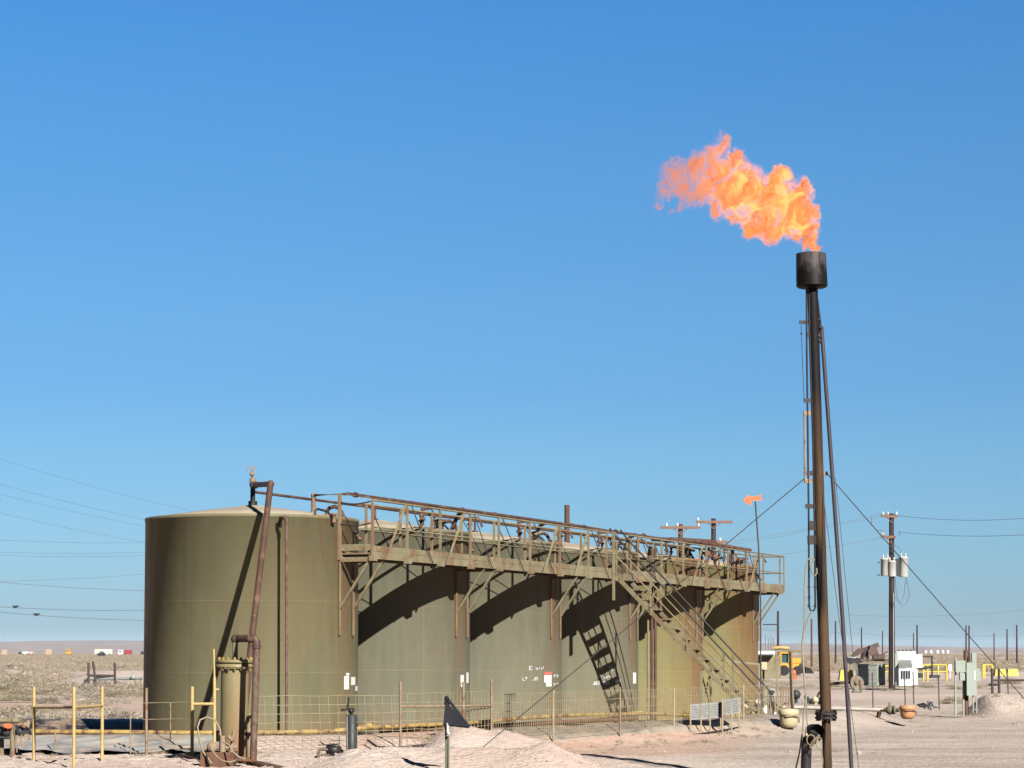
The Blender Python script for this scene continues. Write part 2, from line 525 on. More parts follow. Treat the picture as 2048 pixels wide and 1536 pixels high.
PILE = [(W(u, v, 36.3).x, z_at(v, 36.3)) for u, v in ((560, 1552), (600, 1541), (650, 1520), (700, 1502), (740, 1497), (790, 1498), (850, 1499), (1000, 1495), (1060, 1491), (1092, 1488), (1120, 1497), (1150, 1510), (1185, 1528), (1230, 1552))]
HUMP = [(W(u, v, 43.2).x, z_at(v, 43.2)) for u, v in ((800, 1512), (850, 1487), (872, 1468), (895, 1456), (925, 1451), (950, 1454), (978, 1463), (1000, 1460), (1022, 1463), (1040, 1470), (1062, 1477), (1090, 1480), (1112, 1492), (1140, 1510))]
BERM = [(-14.0, 44.3), (-3.2, 43.9), (8.6, 61.0), (10.5, 66.0), (9.5, 80)]
BERM2 = [(-14.0, 51.8), (-8.9, 51.9)]


def seg_d(px, py, pl):
    best = 1e9
    for (ax, ay), (bx, by) in zip(pl, pl[1:]):
        dx, dy = bx - ax, by - ay
        t_ = max(0, min(1, ((px - ax) * dx + (py - ay) * dy) / (dx * dx + dy * dy)))
        best = min(best, math.hypot(px - ax - t_ * dx, py - ay - t_ * dy))
    return best


def gz(x, y, fine=True):
    right = sstep(-3.0, 1.5, x)
    z = -0.22 - 0.20 * right
    z -= 0.05 * sstep(60, 100, y)
    if y < 30:
        z = z * sstep(8, 30, y)
    if y < 90:
        d = seg_d(x, y, BERM)
        cr = 0.30 + 0.13 * right
        z += cr * math.exp(-(d / 1.15) ** 2)
        d2 = seg_d(x, y, BERM2)
        z += 0.34 * math.exp(-(d2 / 0.8) ** 2)
    hp = lerp_tab(PILE, x)
    dy = y - 36.3
    w = math.exp(-(dy / (0.9 if dy > 0 else 2.6)) ** 2)
    if hp > z and w > 0.01: z = z + (hp - z) * w
    hp = lerp_tab(HUMP, x)
    w = math.exp(-((y - 43.2) / (0.85 if y > 43.2 else 2.9)) ** 2)
    if hp > z and w > 0.01: z = z + (hp - z) * w
    # gravel heap at the right
    w = math.exp(-((y - 73.5) / 2.0) ** 2) * sstep(15.3, 16.2, x) * (1 - sstep(24, 30, x))
    if w > 0.01: z += (0.74 + 0.12 * noise.noise(V((x * 0.8, y * 0.5, 3)))) * w
    # sandy bank beyond the tanks at the left
    w = math.exp(-((y - 128) / 5.0) ** 2) * sstep(-27.5, -24.5, x) * (1 - sstep(-12, -8, x))
    z += 0.9 * w
    w = math.exp(-((y - 155) / 7.0) ** 2) * sstep(-60, -40, x) * (1 - sstep(-36, -31, x))
    z += 0.8 * w
    if fine:
        r = 1.0 if y < 200 else 0.0
        if 30 < y < 60:
            pw = math.exp(-((y - 36.3) / 2.2) ** 2) * (1.0 if -4.6 < x < 2.2 else 0.25)
            pw = max(pw, math.exp(-((y - 43.2) / 1.0) ** 2) * (1.0 if -2.4 < x < 0.5 else 0))
            z += pw * 0.07 * (noise.fractal(V((x * 2.3, y * 2.3, 0)), 1.0, 2.0, 4))
        z += r * 0.030 * noise.fractal(V((x * 0.9, y * 0.9, 5)), 1.0, 2.0, 4)
        if x < -3 and 37 < y < 42:
            z += 0.05 * noise.fractal(V((x * 3, y * 3, 9)), 1.0, 2.0, 3)
    return z


def axis_pts(a, b, step, lim_lo, lim_hi, g=1.17):
    mid = list(np.arange(a, b + 1e-6, step))
    lo, s, p = [], step, a
    while p > lim_lo:
        s *= g; p -= s; lo.append(p)
    hi, s, p = [], step, b
    while p < lim_hi:
        s *= g; p += s; hi.append(p)
    return list(reversed(lo)) + mid + hi


gx = axis_pts(-12.5, 20, 0.15, -5000, 5000, 1.14)
gy = axis_pts(33, 63, 0.15, -80, 9000, 1.07)
nx_, ny_ = len(gx), len(gy)
vs = [(x, y, gz(x, y)) for y in gy for x in gx]
fs = [(j * nx_ + i, j * nx_ + i + 1, (j + 1) * nx_ + i + 1, (j + 1) * nx_ + i) for j in range(ny_ - 1) for i in range(nx_ - 1)]
me = bpy.data.meshes.new('ground')
me.from_pydata(vs, [], fs)
me.polygons.foreach_set('use_smooth', [True] * len(fs))
at = me.color_attributes.new('zone', 'FLOAT_COLOR', 'POINT')
cols = np.zeros((len(vs), 4), dtype=np.float32)
for k, (x, y, z) in enumerate(vs):
    n = noise.noise(V((x * 0.25, y * 0.25, 1)))
    if 30 < y < 100:
        d = seg_d(x, y, BERM)
        red = math.exp(-(d / 2.0) ** 2) * sstep(-4, -2, x)
        red = max(red, 0.6 * math.exp(-((y - (56 + 0.6 * x)) / 3.0) ** 2) * sstep(-3, 0, x) if y > 44 else 0)
        if y > 44 and x < 9: red = max(red, 0.8 * sstep(44, 46, y))
        pl = math.exp(-((y - 36.3) / 2.5) ** 2) * (1 if -4.9 < x < 2.3 else 0)
        pl = max(pl, math.exp(-((y - 43.2) / (1.0 if y > 43.2 else 3.5)) ** 2) * (1 if -2.6 < x < 1.4 else 0))
        cols[k, 0] = max(0, red * (1 - pl))
        rd = sstep(1.5, 4.5, x - (y - 37) * 0.15) * sstep(33, 38.5, y) * (1 - sstep(61, 70, y + 6 * n))
        cols[k, 1] = rd * (1 - pl)
    far = sstep(60, 75, y + 8 * n + (8 if x > 5 else -8)) if x > -6 else .45 * sstep(50, 58, y + 4 * n) + .55 * sstep(96, 112, y + 8 * n)
    dirt = math.exp(-((y - 108 - 10 * n) / 7.0) ** 2) * sstep(10, 20, x)
    dirt = max(dirt, math.exp(-((y - 128) / 5.0) ** 2) * sstep(-27.5, -24.5, x) * (1 - sstep(-12, -8, x)))
    dirt = max(dirt, 0.8 * math.exp(-((y - 230 - 40 * n) / 40.0) ** 2) * sstep(8, 15, x))
    dirt = max(dirt, 0.7 * math.exp(-((y - 155) / 7.0) ** 2) * sstep(-60, -40, x) * (1 - sstep(-36, -31, x)))
    cols[k, 2] = far * (1 - dirt)
    cols[k, 3] = 1
at.data.foreach_set('color', cols.ravel())
me.materials.append(M_ground)
g_o = bpy.data.objects.new('ground', me)
C.objects.link(g_o)
tag(g_o, kind='structure')

# hills on the horizon
RIDGE = [(-900, 1290), (-100, 1285), (60, 1282), (180, 1280.5), (300, 1281), (700, 1283), (1200, 1285), (1500, 1286.5), (1640, 1287.5), (1760, 1291), (1860, 1293.5), (2048, 1295.5), (2900, 1298)]
mb = MB()
HY = 5200.0
rows = []
vs, fs = [], []
NU, NJ = 240, 10
for j in range(NJ):
    tj = j / (NJ - 1)
    Y = 2700 + (HY - 2700) * tj
    for i in range(NU):
        u = -900 + (2900 + 900) * i / (NU - 1)
        top = z_at(lerp_tab(RIDGE, u) + 0.7 * noise.noise(V((u * 0.02, 0, 0))), HY)
        X = W(u, HZ, HY).x * Y / HY
        z = -4 + (top + 4) * (tj ** 1.3) + (12 * noise.noise(V((u * 0.012, tj * 3, 2))) * math.sin(math.pi * tj))
        vs.append((X, Y, z))
for j in range(NJ - 1):
    for i in range(NU - 1):
        fs.append((j * NU + i, j * NU + i + 1, (j + 1) * NU + i + 1, (j + 1) * NU + i))
mb.add(vs, fs, True)
tag(mb.build('hills', M_hill), kind='structure')

# plastic liners over the bund
def sheet(name, pts_fn, nu, nv, mat):
    vs = []
    for j in range(nv):
        for i in range(nu):
            vs.append(pts_fn(i / (nu - 1), j / (nv - 1)))
    fs = [(j * nu + i, j * nu + i + 1, (j + 1) * nu + i + 1, (j + 1) * nu + i) for j in range(nv - 1) for i in range(nu - 1)]
    m_ = MB(); m_.add(vs, fs, True)
    return m_


def liner_left(a, b):
    x = -10.6 + 5.1 * a
    edge = 0.35 * noise.noise(V((a * 6, 0, 4)))
    y = 41.7 + edge + (43.8 - 41.7 - edge) * b
    q = V(((x * 0.9 - y * 1.2) * 1.0, (x + y) * 0.28, 2))
    w = noise.ridged_multi_fractal(q, 1.0, 2.0, 3, 1.0, 2.0) + .5 * noise.noise(V((x * .9, y * .9, 1)))
    return (x, y, gz(x, y, False) + 0.015 + 0.055 * w * (1 - .8 * sstep(.8, 1, b)))


def liner_right(a, b):
    p0, p1 = V((-1.0, 45.0)), V((7.9, 58.4))
    p = p0.lerp(p1, a)
    n = V((0.83, -0.55))
    q = p + n * (-0.85 + .75 * b)
    w = noise.ridged_multi_fractal(V((q.x * 0.9, q.y * 0.9, 6)), 1.0, 2.0, 4, 1.0, 2.0)
    return (q.x, q.y, gz(q.x, q.y, False) + 0.03 + 0.035 * w - 0.10 * sstep(0.8, 1, b))


def liner_far(a, b):
    x = -13.5 + 4.7 * a
    y = 50.6 + 1.5 * b
    return (x, y, gz(x, y, False) + 0.04 + 0.03 * noise.noise(V((x * 2, y * 2, 2))))


single('plastic_liner', sheet('', liner_left, 110, 50, M_liner), M_liner, 'crumpled grey plastic liner spread on the dirt bank in front of the nearest tank', 'liner')
single('plastic_liner', sheet('', liner_right, 120, 12, M_liner), liner_mat('dusty_liner', (.27, .235, .19), (.17, .155, .135)), 'dusty grey liner strip on the bank below the long wire fence', 'liner')
single('plastic_liner', sheet('', liner_far, 60, 12, M_liner_black), M_liner_black, 'glossy black liner edge on the low bank left of the nearest tank', 'liner')

# stones
def stone(mb, c, r):
    c = V(c)
    vs, fs = [], []
    ico = bmesh.new()
    bmesh.ops.create_icosphere(ico, subdivisions=1, radius=r)
    s = V((random.uniform(.7, 1.3), random.uniform(.7, 1.3), random.uniform(.5, .9)))
    for v_ in ico.verts:
        p = V((v_.co.x * s.x, v_.co.y * s.y, v_.co.z * s.z)) * random.uniform(.8, 1.15)
        vs.append(c + p)
    fs = [tuple(v_.index for v_ in f.verts) for f in ico.faces]
    ico.free()
    mb.add(vs, fs)


mb = MB()
for _ in range(1300):
    k = random.random()
    if k < 0.45: x, y = random.uniform(-4.8, 2.2), random.gauss(35.6, 1.3)
    elif k < 0.70: x, y = random.uniform(-9.5, -3), random.uniform(36, 41.4)
    elif k < 0.80: x, y = random.uniform(-2, 0.4), random.gauss(43, .8)
    elif k < 0.93: x, y = random.uniform(15.4, 21), random.gauss(72.3, 1.4)
    else: x, y = random.uniform(2, 20), random.uniform(45, 72)
    r = random.choice((.008, .01, .012, .015, .018, .024))
    if k > .8: r *= 1.7
    stone(mb, (x, y, gz(x, y) + r * .3), r)
tag(mb.build('gravel', M_stone), 'pale stones scattered over the dirt heaps', kind='stuff')

# ------------------------------------------------------------ tanks
T0 = V((-5.79, 47.9, -0.18))
STEP = V((2.39, 5.36, 0)) * 1.0
DIR = V((0.4073, 0.9133, 0)).normalized()       # along the row
NRM = V((0.9133, -0.4073, 0)).normalized()      # towards the catwalk
UP = V((0, 0, 1))
TR, TH = 2.36, 4.88
specs = [((0.1328, 0.124, 0.072), (0.1424, 0.124, 0.0688), 0.45), ((0.1348, 0.131, 0.0916), (0.1372, 0.1247, 0.0812), 0.4), ((0.1423, 0.1387, 0.0977), (0.1409, 0.1285, 0.0828), 0.45), ((0.1423, 0.1372, 0.095), (0.1483, 0.13, 0.0812), 0.5), ((0.1845, 0.1681, 0.0804), (0.1968, 0.1558, 0.0656), 1.0), ((0.1913, 0.17, 0.0782), (0.204, 0.153, 0.068), 0.9)]
names = ['nearest and leftmost olive green steel tank, big red brown pipe leaning in front of it',
         'second olive tank from the left, behind the edge of the nearest one',
         'third tank from the left, white stencil marks and a red topped placard low on it',
         'fourth olive tank from the left, stair shadow falling across its wall',
         'fifth tank from the left, yellowish with a broad rust brown band behind the stairs',
         'last and farthest yellowish olive tank at the right end of the row']
tank_c = []


def arc_patch(c, r, a0, a1, z0, z1, n=6, th=0.006):
    vs = []
    for k in range(n + 1):
        a = a0 + (a1 - a0) * k / n
        for rr in (r, r + th):
            for z in (z0, z1):
                vs.append((c.x + rr * math.cos(a), c.y + rr * math.sin(a), c.z + z))
    fs = []
    for k in range(n):
        b = 4 * k
        fs += [(b + 2, b + 6, b + 7, b + 3), (b, b + 1, b + 5, b + 4), (b + 1, b + 3, b + 7, b + 5), (b, b + 4, b + 6, b + 2)]
    fs += [(0, 2, 3, 1), (4 * n, 4 * n + 1, 4 * n + 3, 4 * n + 2)]
    return vs, fs


def tank_angle(c, u):
    """azimuth on the tank wall that is seen at photo column u"""
    k = (u - 1024) / F_PX
    A, B, Cc = k * k + 1, -2 * (k * c.x + c.y), c.x ** 2 + c.y ** 2 - TR ** 2
    D = max(0, B * B - 4 * A * Cc)
    y = (-B - math.sqrt(D)) / (2 * A)
    return math.atan2(y - c.y, k * y - c.x), y


for i in range(6):
    c = T0 + STEP * i
    if i >= 2: c = c + V((0, 0, -0.06 * (i - 1)))
    H = TH + (0 if i < 2 else 0.06 * (i - 1))
    tank_c.append(c)
    t_ = thing('storage_tank', c, names[i], 'tank', 'storage tanks in a row under the catwalk')
    base, warm, ru = specs[i]
    mb = MB(); mb.lathe(c, [(TR, 0), (TR, H - .08), (TR + .012, H - .075), (TR + .012, H), (TR - .06, H)], 128)
    mb.build('shell', tank_mat(i, base, warm, ru, i * 3.7 + 1), t_)
    mb = MB(); mb.lathe(c, [(TR - .055, H - .02), (TR - .055, H + .003), (1.2, H + .175), (.28, H + .30), (.27, H + .31), (.0001, H + .31)], 96)
    rf = mb.build('roof', M_roof, t_)
    # thief hatch and vent by the catwalk
    h = c + NRM * 2.0 + DIR * -0.45 + UP * (H - .0)
    if i == 0: h = W(668, 1034, 46.4)
    mb = MB(); mb.lathe(h, [(.10, 0), (.10, .16), (.15, .17), (.15, .21), (.13, .25), (.05, .28)] if i else [(.05, -.12), (.05, .04), (.08, .05), (.08, .07), (.03, .09)], 18)
    if i: mb.beam(h + V((-.15, 0, .24)), h + V((.22, .05, .26)), .03, .03)
    mb.build('thief_hatch', M_brown if i % 2 else M_walk_rust, t_)
    h2 = c + NRM * 1.55 + DIR * 0.6 + UP * (H + .02)
    mb = MB(); mb.tube([h2, h2 + UP * .16, h2 + UP * .24 + NRM * .07, h2 + UP * .27 + NRM * .2, h2 + UP * .22 + NRM * .32, h2 + UP * .02 + NRM * .44, h2 - UP * .5 + NRM * .86], .045, 10)
    mb.build('curved_pipe', M_brown, t_)
    # level gauge conduit curving over the rim
    h3 = c + NRM * 2.1 + DIR * -0.9 + UP * (H - .02)
    mb = MB(); mb.tube([h3, h3 + UP * .12, h3 + UP * .16 + DIR * .1, h3 + UP * .12 + DIR * .35 + NRM * .1, h3 - UP * .1 + DIR * .5 + NRM * .25], .025, 8)
    mb.build('gauge_line', M_black, t_)
    for q, (dn, dd, hh) in enumerate(((1.2, .25, .55), (2.15, .95, .35), (1.9, -1.25, .3))):
        if i == 0: continue
        h4 = c + NRM * dn + DIR * dd + UP * (H + .02)
        mb = MB(); mb.tube([h4, h4 + UP * hh], .035, 8); mb.ball(h4 + UP * hh, .055, 8); mb.tube([h4 + UP * hh * .5, h4 + UP * hh * .62], .07, 10)
        mb.tube([h4 + UP * hh, h4 + UP * (hh + .02) + NRM * .2 + DIR * .08, h4 + UP * (hh - .22) + NRM * .3 + DIR * .1], .028, 8)
        mb.build('roof_valve', M_rust if q % 2 else M_brown, t_)
    # placards and stencil marks
    def placard(u0, u1, v0, v1, mat, nm='placard', lab=None):
        a0, y = tank_angle(c, u0); a1, y2 = tank_angle(c, u1)
        zz0, zz1 = z_at(v1, (y + y2) / 2) - c.z, z_at(v0, (y + y2) / 2) - c.z
        m_ = MB(); vs_, fs_ = arc_patch(c, TR + .002, a0, a1, zz0, zz1)
        m_.add(vs_, fs_); return m_.build(nm, mat, t_, lab)
    if i == 0:
        placard(689, 698.5, 1352, 1379, M_sign); placard(693, 699, 1346, 1351, M_sign); placard(703, 711, 1354, 1370, M_sign); placard(712, 715.5, 1372, 1382, M_sign)
    if i == 1:
        placard(921, 927.5, 1350, 1366, M_sign); placard(922, 925, 1367, 1374, M_sign); placard(933, 937, 1345, 1366, M_sign)
    if i == 2:
        placard(1088, 1102.5, 1350.5, 1365, M_sign); placard(1088, 1102.5, 1344, 1350, M_red); placard(1091.5, 1102.5, 1365.5, 1373, M_sign)
        m_ = MB()
        for (u0, u1, v0, v1) in ((1058, 1060, 1332, 1340), (1060, 1065, 1332, 1333.3), (1060, 1064, 1336, 1337), (1060, 1065, 1339, 1340), (1071, 1073, 1335, 1338), (1073, 1076, 1337, 1339.5), (1077, 1080, 1335, 1337),
                                 (1082, 1084, 1335, 1339), (1086, 1087, 1332, 1338), (1044.5, 1046, 1355, 1361), (1046, 1050, 1360, 1361.5), (1049, 1055, 1354.5, 1356), (1051, 1053, 1356, 1359),
                                 (1065, 1068, 1359, 1361), (1069, 1071, 1354, 1361), (1071, 1075, 1354, 1356), (1073, 1075, 1356, 1361),
                                 (1107, 1112, 1349, 1351), (1107, 1109, 1351, 1355), (1113, 1116, 1349, 1355), (1107, 1110, 1366, 1371), (1112, 1117, 1366, 1367.5), (1114, 1116, 1368, 1371)):
            a0, y = tank_angle(c, u0); a1, y2 = tank_angle(c, u1)
            m_ = MB(); m_.add(*arc_patch(c, TR + .001, a0, a1, z_at(v1, y) - c.z, z_at(v0, y) - c.z, 2, .003)); m_.build('stencil_mark', M_marking, t_)
    if i == 3:
        placard(1265, 1271, 1345, 1367, M_sign); placard(1230, 1240, 1359, 1366, M_sign)
        m_ = MB()
        for (u0, u1, v0, v1) in ((1193.5, 1195, 1332, 1339), (1195, 1199, 1338, 1339), (1201, 1205, 1333, 1334.5), (1201, 1202.5, 1335, 1339), (1203, 1207, 1338, 1340), (1218, 1224, 1332, 1334), (1218, 1220, 1334, 1341),
                                 (1222, 1225, 1336, 1341), (1228, 1230, 1333, 1340), (1196, 1198, 1352, 1358), (1199, 1202, 1352, 1353.5), (1199, 1200, 1354, 1358), (1208, 1211, 1353, 1358), (1212, 1214, 1352, 1357), (1216, 1221, 1352, 1354),
                                 (1185, 1189, 1368, 1370), (1187, 1189, 1363, 1368), (1190, 1194, 1363, 1370), (1196, 1200, 1363, 1365), (1196, 1198, 1366, 1370), (1206, 1218, 1363, 1369.5)):
            a0, y = tank_angle(c, u0); a1, y2 = tank_angle(c, u1)
            m_ = MB(); m_.add(*arc_patch(c, TR + .001, a0, a1, z_at(v1, y) - c.z, z_at(v0, y) - c.z, 2, .003)); m_.build('stencil_mark', M_marking, t_)

# ------------------------------------------------------------ catwalk
DECK_Z = 3.80
INNER = T0 + NRM * (TR + 0.03)
INNER = V((INNER.x, INNER.y, 0))
WID = 0.72
def cw(t_, off, z):
    p = INNER + DIR * t_ + NRM * off
    return V((p.x, p.y, z))


walk = thing('catwalk', cw(15, WID / 2, DECK_Z), 'long olive steel catwalk with handrails running along the tops of the tanks', 'catwalk')
T_END = 30.2
TS = [-.26, 1.394, 3.08, 4.71, 6.35, 8.26, 10.2, 12.18, 14.06, 15.97, 17.9, 19.8, 21.96, 24.07, 25.98, 27.8, 29.7]
mb = MB()
for k in range(61):
    a = -.26 + (T_END + .26) * k / 61
    mb.beam(cw(a, WID / 2, DECK_Z + .085), cw(a + .497, WID / 2, DECK_Z + .085), WID - .05, .03)
mb.build('deck', M_walk_rust, walk)
mb = MB()
for off in (0.0, WID):
    mb.beam(cw(-.26, off, DECK_Z + .06), cw(T_END, off, DECK_Z + .06), .035, .15)
    mb.beam(cw(-.26, off, DECK_Z - .02), cw(T_END, off, DECK_Z - .02), .07, .014)
mb.beam(cw(-.27, -.02, DECK_Z - .02), cw(-.27, WID + .02, DECK_Z - .02), .03, .06)
mb.beam(cw(T_END, 0, DECK_Z + .05), cw(T_END, WID, DECK_Z + .05), .03, .15)
for k in range(30):
    mb.beam(cw(k, 0.02, DECK_Z + .02), cw(k, WID - .02, DECK_Z + .02), .05, .08)
mb.build('edge_channel', M_walk, walk)
mb = MB()
mb.beam(cw(-.26, WID + .022, DECK_Z + .20), cw(13.9, WID + .022, DECK_Z + .20), .008, .12)
mb.beam(cw(15.35, WID + .022, DECK_Z + .20), cw(T_END, WID + .022, DECK_Z + .20), .008, .12)
mb.beam(cw(-.27, 0, DECK_Z + .22), cw(-.27, WID, DECK_Z + .22), .012, .14)
mb.build('toe_board', M_walk, walk)
RAIL = DECK_Z + 1.24
for off, inner in ((WID + .045, False), (-0.03, True)):
    for k, a in enumerate(TS):
        if inner and k in (0,): continue
        aa = a if not inner else a - 0.45
        mb = MB()
        mb.beam(cw(aa, off, DECK_Z - .07), cw(aa, off, RAIL), .05, .05, up=NRM)
        if not inner:
            mb.box(cw(aa, off + .02, DECK_Z - .02), (.18, .12, .12), rz=math.atan2(DIR.y, DIR.x))
        mb.build('post', M_walk if (k % 3) else M_walk_rust, walk)
    a0 = -.26 if not inner else 0.7
    for nm, seg in (('top_rail', RAIL), ('mid_rail', DECK_Z + .66)):
        mb = MB()
        spans = [(a0, 14.2), (15.2, T_END)] if not inner else [(a0, T_END)]
        for s0, s1 in spans:
            mb.tube([cw(s0, off, seg), cw(s1, off, seg)], .024 if nm == 'top_rail' else .018, 8)
        if not inner and nm == 'top_rail':
            mb.tube([cw(T_END, WID + .045, seg), cw(T_END, -.03, seg)], .024, 8)
            mb.tube([cw(T_END, WID + .045, DECK_Z), cw(T_END, WID + .045, seg)], .022, 8)
            mb.tube([cw(T_END, WID + .045, DECK_Z + .66), cw(T_END, -.03, DECK_Z + .66)], .018, 8)
        mb.build(nm, M_walk, walk)
# rods and raking flats of the railing
for k in (1, 3, 4, 5, 7, 8, 9, 10, 12, 13, 14):
    a, b = TS[k], TS[k + 1]
    mb = MB(); mb.tube([cw(a + .18, WID + .07, RAIL - .03), cw(b - .42, WID + .07, DECK_Z - .02)], .014, 6)
    mb.build('rod_brace', M_gcable, walk)
for k in (1, 2, 5, 8, 11, 14):
    a = TS[k] - .02
    mb = MB(); mb.tube([cw(a - .2, -.06, RAIL - .04), cw(a + 1.1, -.06, DECK_Z + .02)], .014, 6)
    mb.build('rod_brace', M_gcable, walk)
for a in (1.15, 4.2, 9.9, 12.0, 21.4, 27.0):
    mb = MB(); mb.beam(cw(a + .1, WID + .08, RAIL - .02), cw(a - .9, WID + .10, DECK_Z - .04), .055, .02)
    mb.build('raking_brace', M_walk, walk)
for k in range(len(TS) - 1):
    a, b = TS[k] - .45, TS[k + 1] - .45
    if k in (1, 2, 5, 8, 11, 14, 0): continue
    mb = MB(); mb.tube([cw(a + .1, -.06, RAIL - .04), cw(b - .2, -.06, DECK_Z + .05)], .012, 6)
    mb.build('rod_brace', M_gcable, walk)
# end frame chains and uprights at the near end
mb = MB(); mb.beam(cw(-.30, -.02, DECK_Z - .05), cw(-.30, -.02, RAIL + .16), .075, .06, up=NRM)
mb.build('post', M_walk_rust, walk)
for z in (RAIL - .03, DECK_Z + .74):
    mb = MB()
    pts = [cw(-.30, -.02 + (WID + .04) * s / 16, z - .05 * math.sin(math.pi * s / 16)) for s in range(17)]
    for a_, b_ in zip(pts, pts[1:]):
        mb.ball((a_ + b_) / 2, .026, 8, .7)
    mb.tube(pts, .010, 6)
    mb.build('safety_chain', M_black, walk)
# brackets: pairs of knee braces bolted to each tank
for i in range(6):
    tc = 5.873 * i
    for s in (-.28, .34):
        mb = MB()
        mb.beam(cw(tc + s, WID, DECK_Z - .05), cw(tc + s, .0, 2.72), .05, .05)
        mb.build('knee_brace', M_walk, walk)
        mb = MB()
        mb.beam(cw(tc + s, -.012, 2.12), cw(tc + s, -.012, DECK_Z + .1), .055, .03, up=NRM)
        mb.beam(cw(tc + s, -.0, DECK_Z - .06), cw(tc + s, WID, DECK_Z - .06), .05, .06)
        mb.build('bracket', M_walk_rust, walk)
# ------------------------------------------------------------ stair
ST0, ST1 = 14.28, 15.04
RUN = 4.25
foot_z = -0.28
def stp(s, r, dz=0):
    z = DECK_Z + .1 + (foot_z - DECK_Z - .1) * (r / RUN)
    p = INNER + DIR * s + NRM * (WID + r)
    return V((p.x, p.y, z + dz))


stair = thing('stairway', stp((ST0 + ST1) / 2, RUN), 'steep olive steel stairway with black handrails coming down from the catwalk', 'stairs')
for s in (ST0, ST1):
    mb = MB(); mb.beam(stp(s, -.05, -.02), stp(s, RUN, -.02), .04, .11)
    mb.build('stringer', M_walk, stair)
for k in range(15):
    r = .15 + k * (RUN - .2) / 14.5
    mb = MB(); mb.box((stp(ST0, r) + stp(ST1, r)) / 2, (ST1 - ST0 - .045, .27, .035), rz=math.atan2(DIR.y, DIR.x))
    mb.build('tread', M_walk, stair)
for s in (ST0 - .03, ST1 + .03):
    mb = MB(); mb.tube([stp(s, -.15, 1.14), stp(s, .05, 1.08), stp(s, RUN - .05, .92), stp(s, RUN + .0, .55)], .024, 8)
    mb.build('handrail', M_black, stair)
    mb = MB(); mb.tube([stp(s, 0.0, .55), stp(s, RUN - .1, .48)], .018, 8)
    mb.build('mid_rail', M_walk, stair)
    for r in (.05, 1.05, 2.1, 3.15, RUN - .12):
        mb = MB(); mb.beam(stp(s, r, -.1), stp(s, r, .98), .04, .04, up=DIR)
        mb.build('post', M_walk, stair)
# hanging hanger and legs
for s in (ST0, ST1):
    for r in (2.5,):
        p = stp(s, r)
        mb = MB(); mb.beam(p, V((p.x, p.y, -.4)), .06, .06, up=DIR)
        q = stp(s, RUN - .3)
        mb.beam(V((p.x, p.y, .15)), stp(s, RUN - .9, -.1), .04, .04)
        mb.build('leg', M_walk, stair)
mb = MB(); a_, b_ = stp(ST0, 2.5), stp(ST1, 2.5)
mb.beam(V((a_.x, a_.y, .2)), V((b_.x, b_.y, 1.2)), .03, .03); mb.beam(V((a_.x, a_.y, 1.2)), V((b_.x, b_.y, .2)), .03, .03)
mb.build('cross_brace', M_walk, stair)
mb = MB(); mb.beam(cw(14.0, WID + .06, DECK_Z - .62), cw(14.0, WID + .06, RAIL), .09, .05, up=NRM)
mb.build('hanger', M_walk, stair)

# ------------------------------------------------------------ vapour pipes above the tanks
pl = thing('vapour_pipe', W(627, 1022, 47.6), 'thick red brown pipe running just above the catwalk handrail', 'pipe')
pz = 5.22
r0 = W(627, 980, 48.0); r0 = V((r0.x, r0.y, pz + .04))
mb = MB()
mb.tube([r0, cw(.1, -.03, pz), cw(6, -.03, pz), cw(13.6, -.03, pz), cw(15.5, -.03, pz - .02), cw(22.5, -.03, pz - .03)], [.032, .034, .042, .042, .04, .04], 12)
for a in (.4, 5.9, 7.8, 12.9, 13.8, 16.2, 18.5, 22.4):
    mb.tube([cw(a, -.03, pz), cw(a + .10, -.03, pz)], .058, 12)
mb.build('pipe_run', M_brown, pl)
mb = MB(); mb.tube([V((r0.x, r0.y, 4.6)), V((r0.x, r0.y, pz))], .05, 12); mb.ball(r0, .06, 12)
mb.tube([V((r0.x, r0.y, 4.68)), V((r0.x, r0.y, 4.9))], .065, 12)
mb.build('riser', M_walk_rust, pl)
for i in range(1, 5):
    a = 5.873 * i + (.3 if i % 2 else -.5)
    mb = MB(); mb.tube([cw(a, -.03, pz), cw(a, -.25, pz - .1), cw(a, -.5, 4.6)], .05, 12)
    mb.tube([cw(a, -.46, 4.75), cw(a, -.49, 4.62)], .085, 12)
    mb.build('riser', M_brown, pl)
pl2 = thing('vapour_pipe', V((T0.x, T0.y, 5.1)), 'slimmer brown pipe linking the peaks of the tank roofs', 'pipe')
def top(i, z):
    return V((tank_c[0].x + STEP.x * i, tank_c[0].y + STEP.y * i, z))
mb = MB(); mb.tube([top(0, 5.33), top(1, 5.33), top(2.6, 5.33), top(4.8, 5.33)], .032, 10)
mb.build('pipe_run', M_brown, pl2)
for i in range(1, 5):
    mb = MB(); mb.tube([top(i, 5.33), top(i, 4.95)], .032, 10); mb.tube([top(i, 5.0), top(i, 5.06)], .08, 12)
    mb.build('riser', M_brown, pl2)
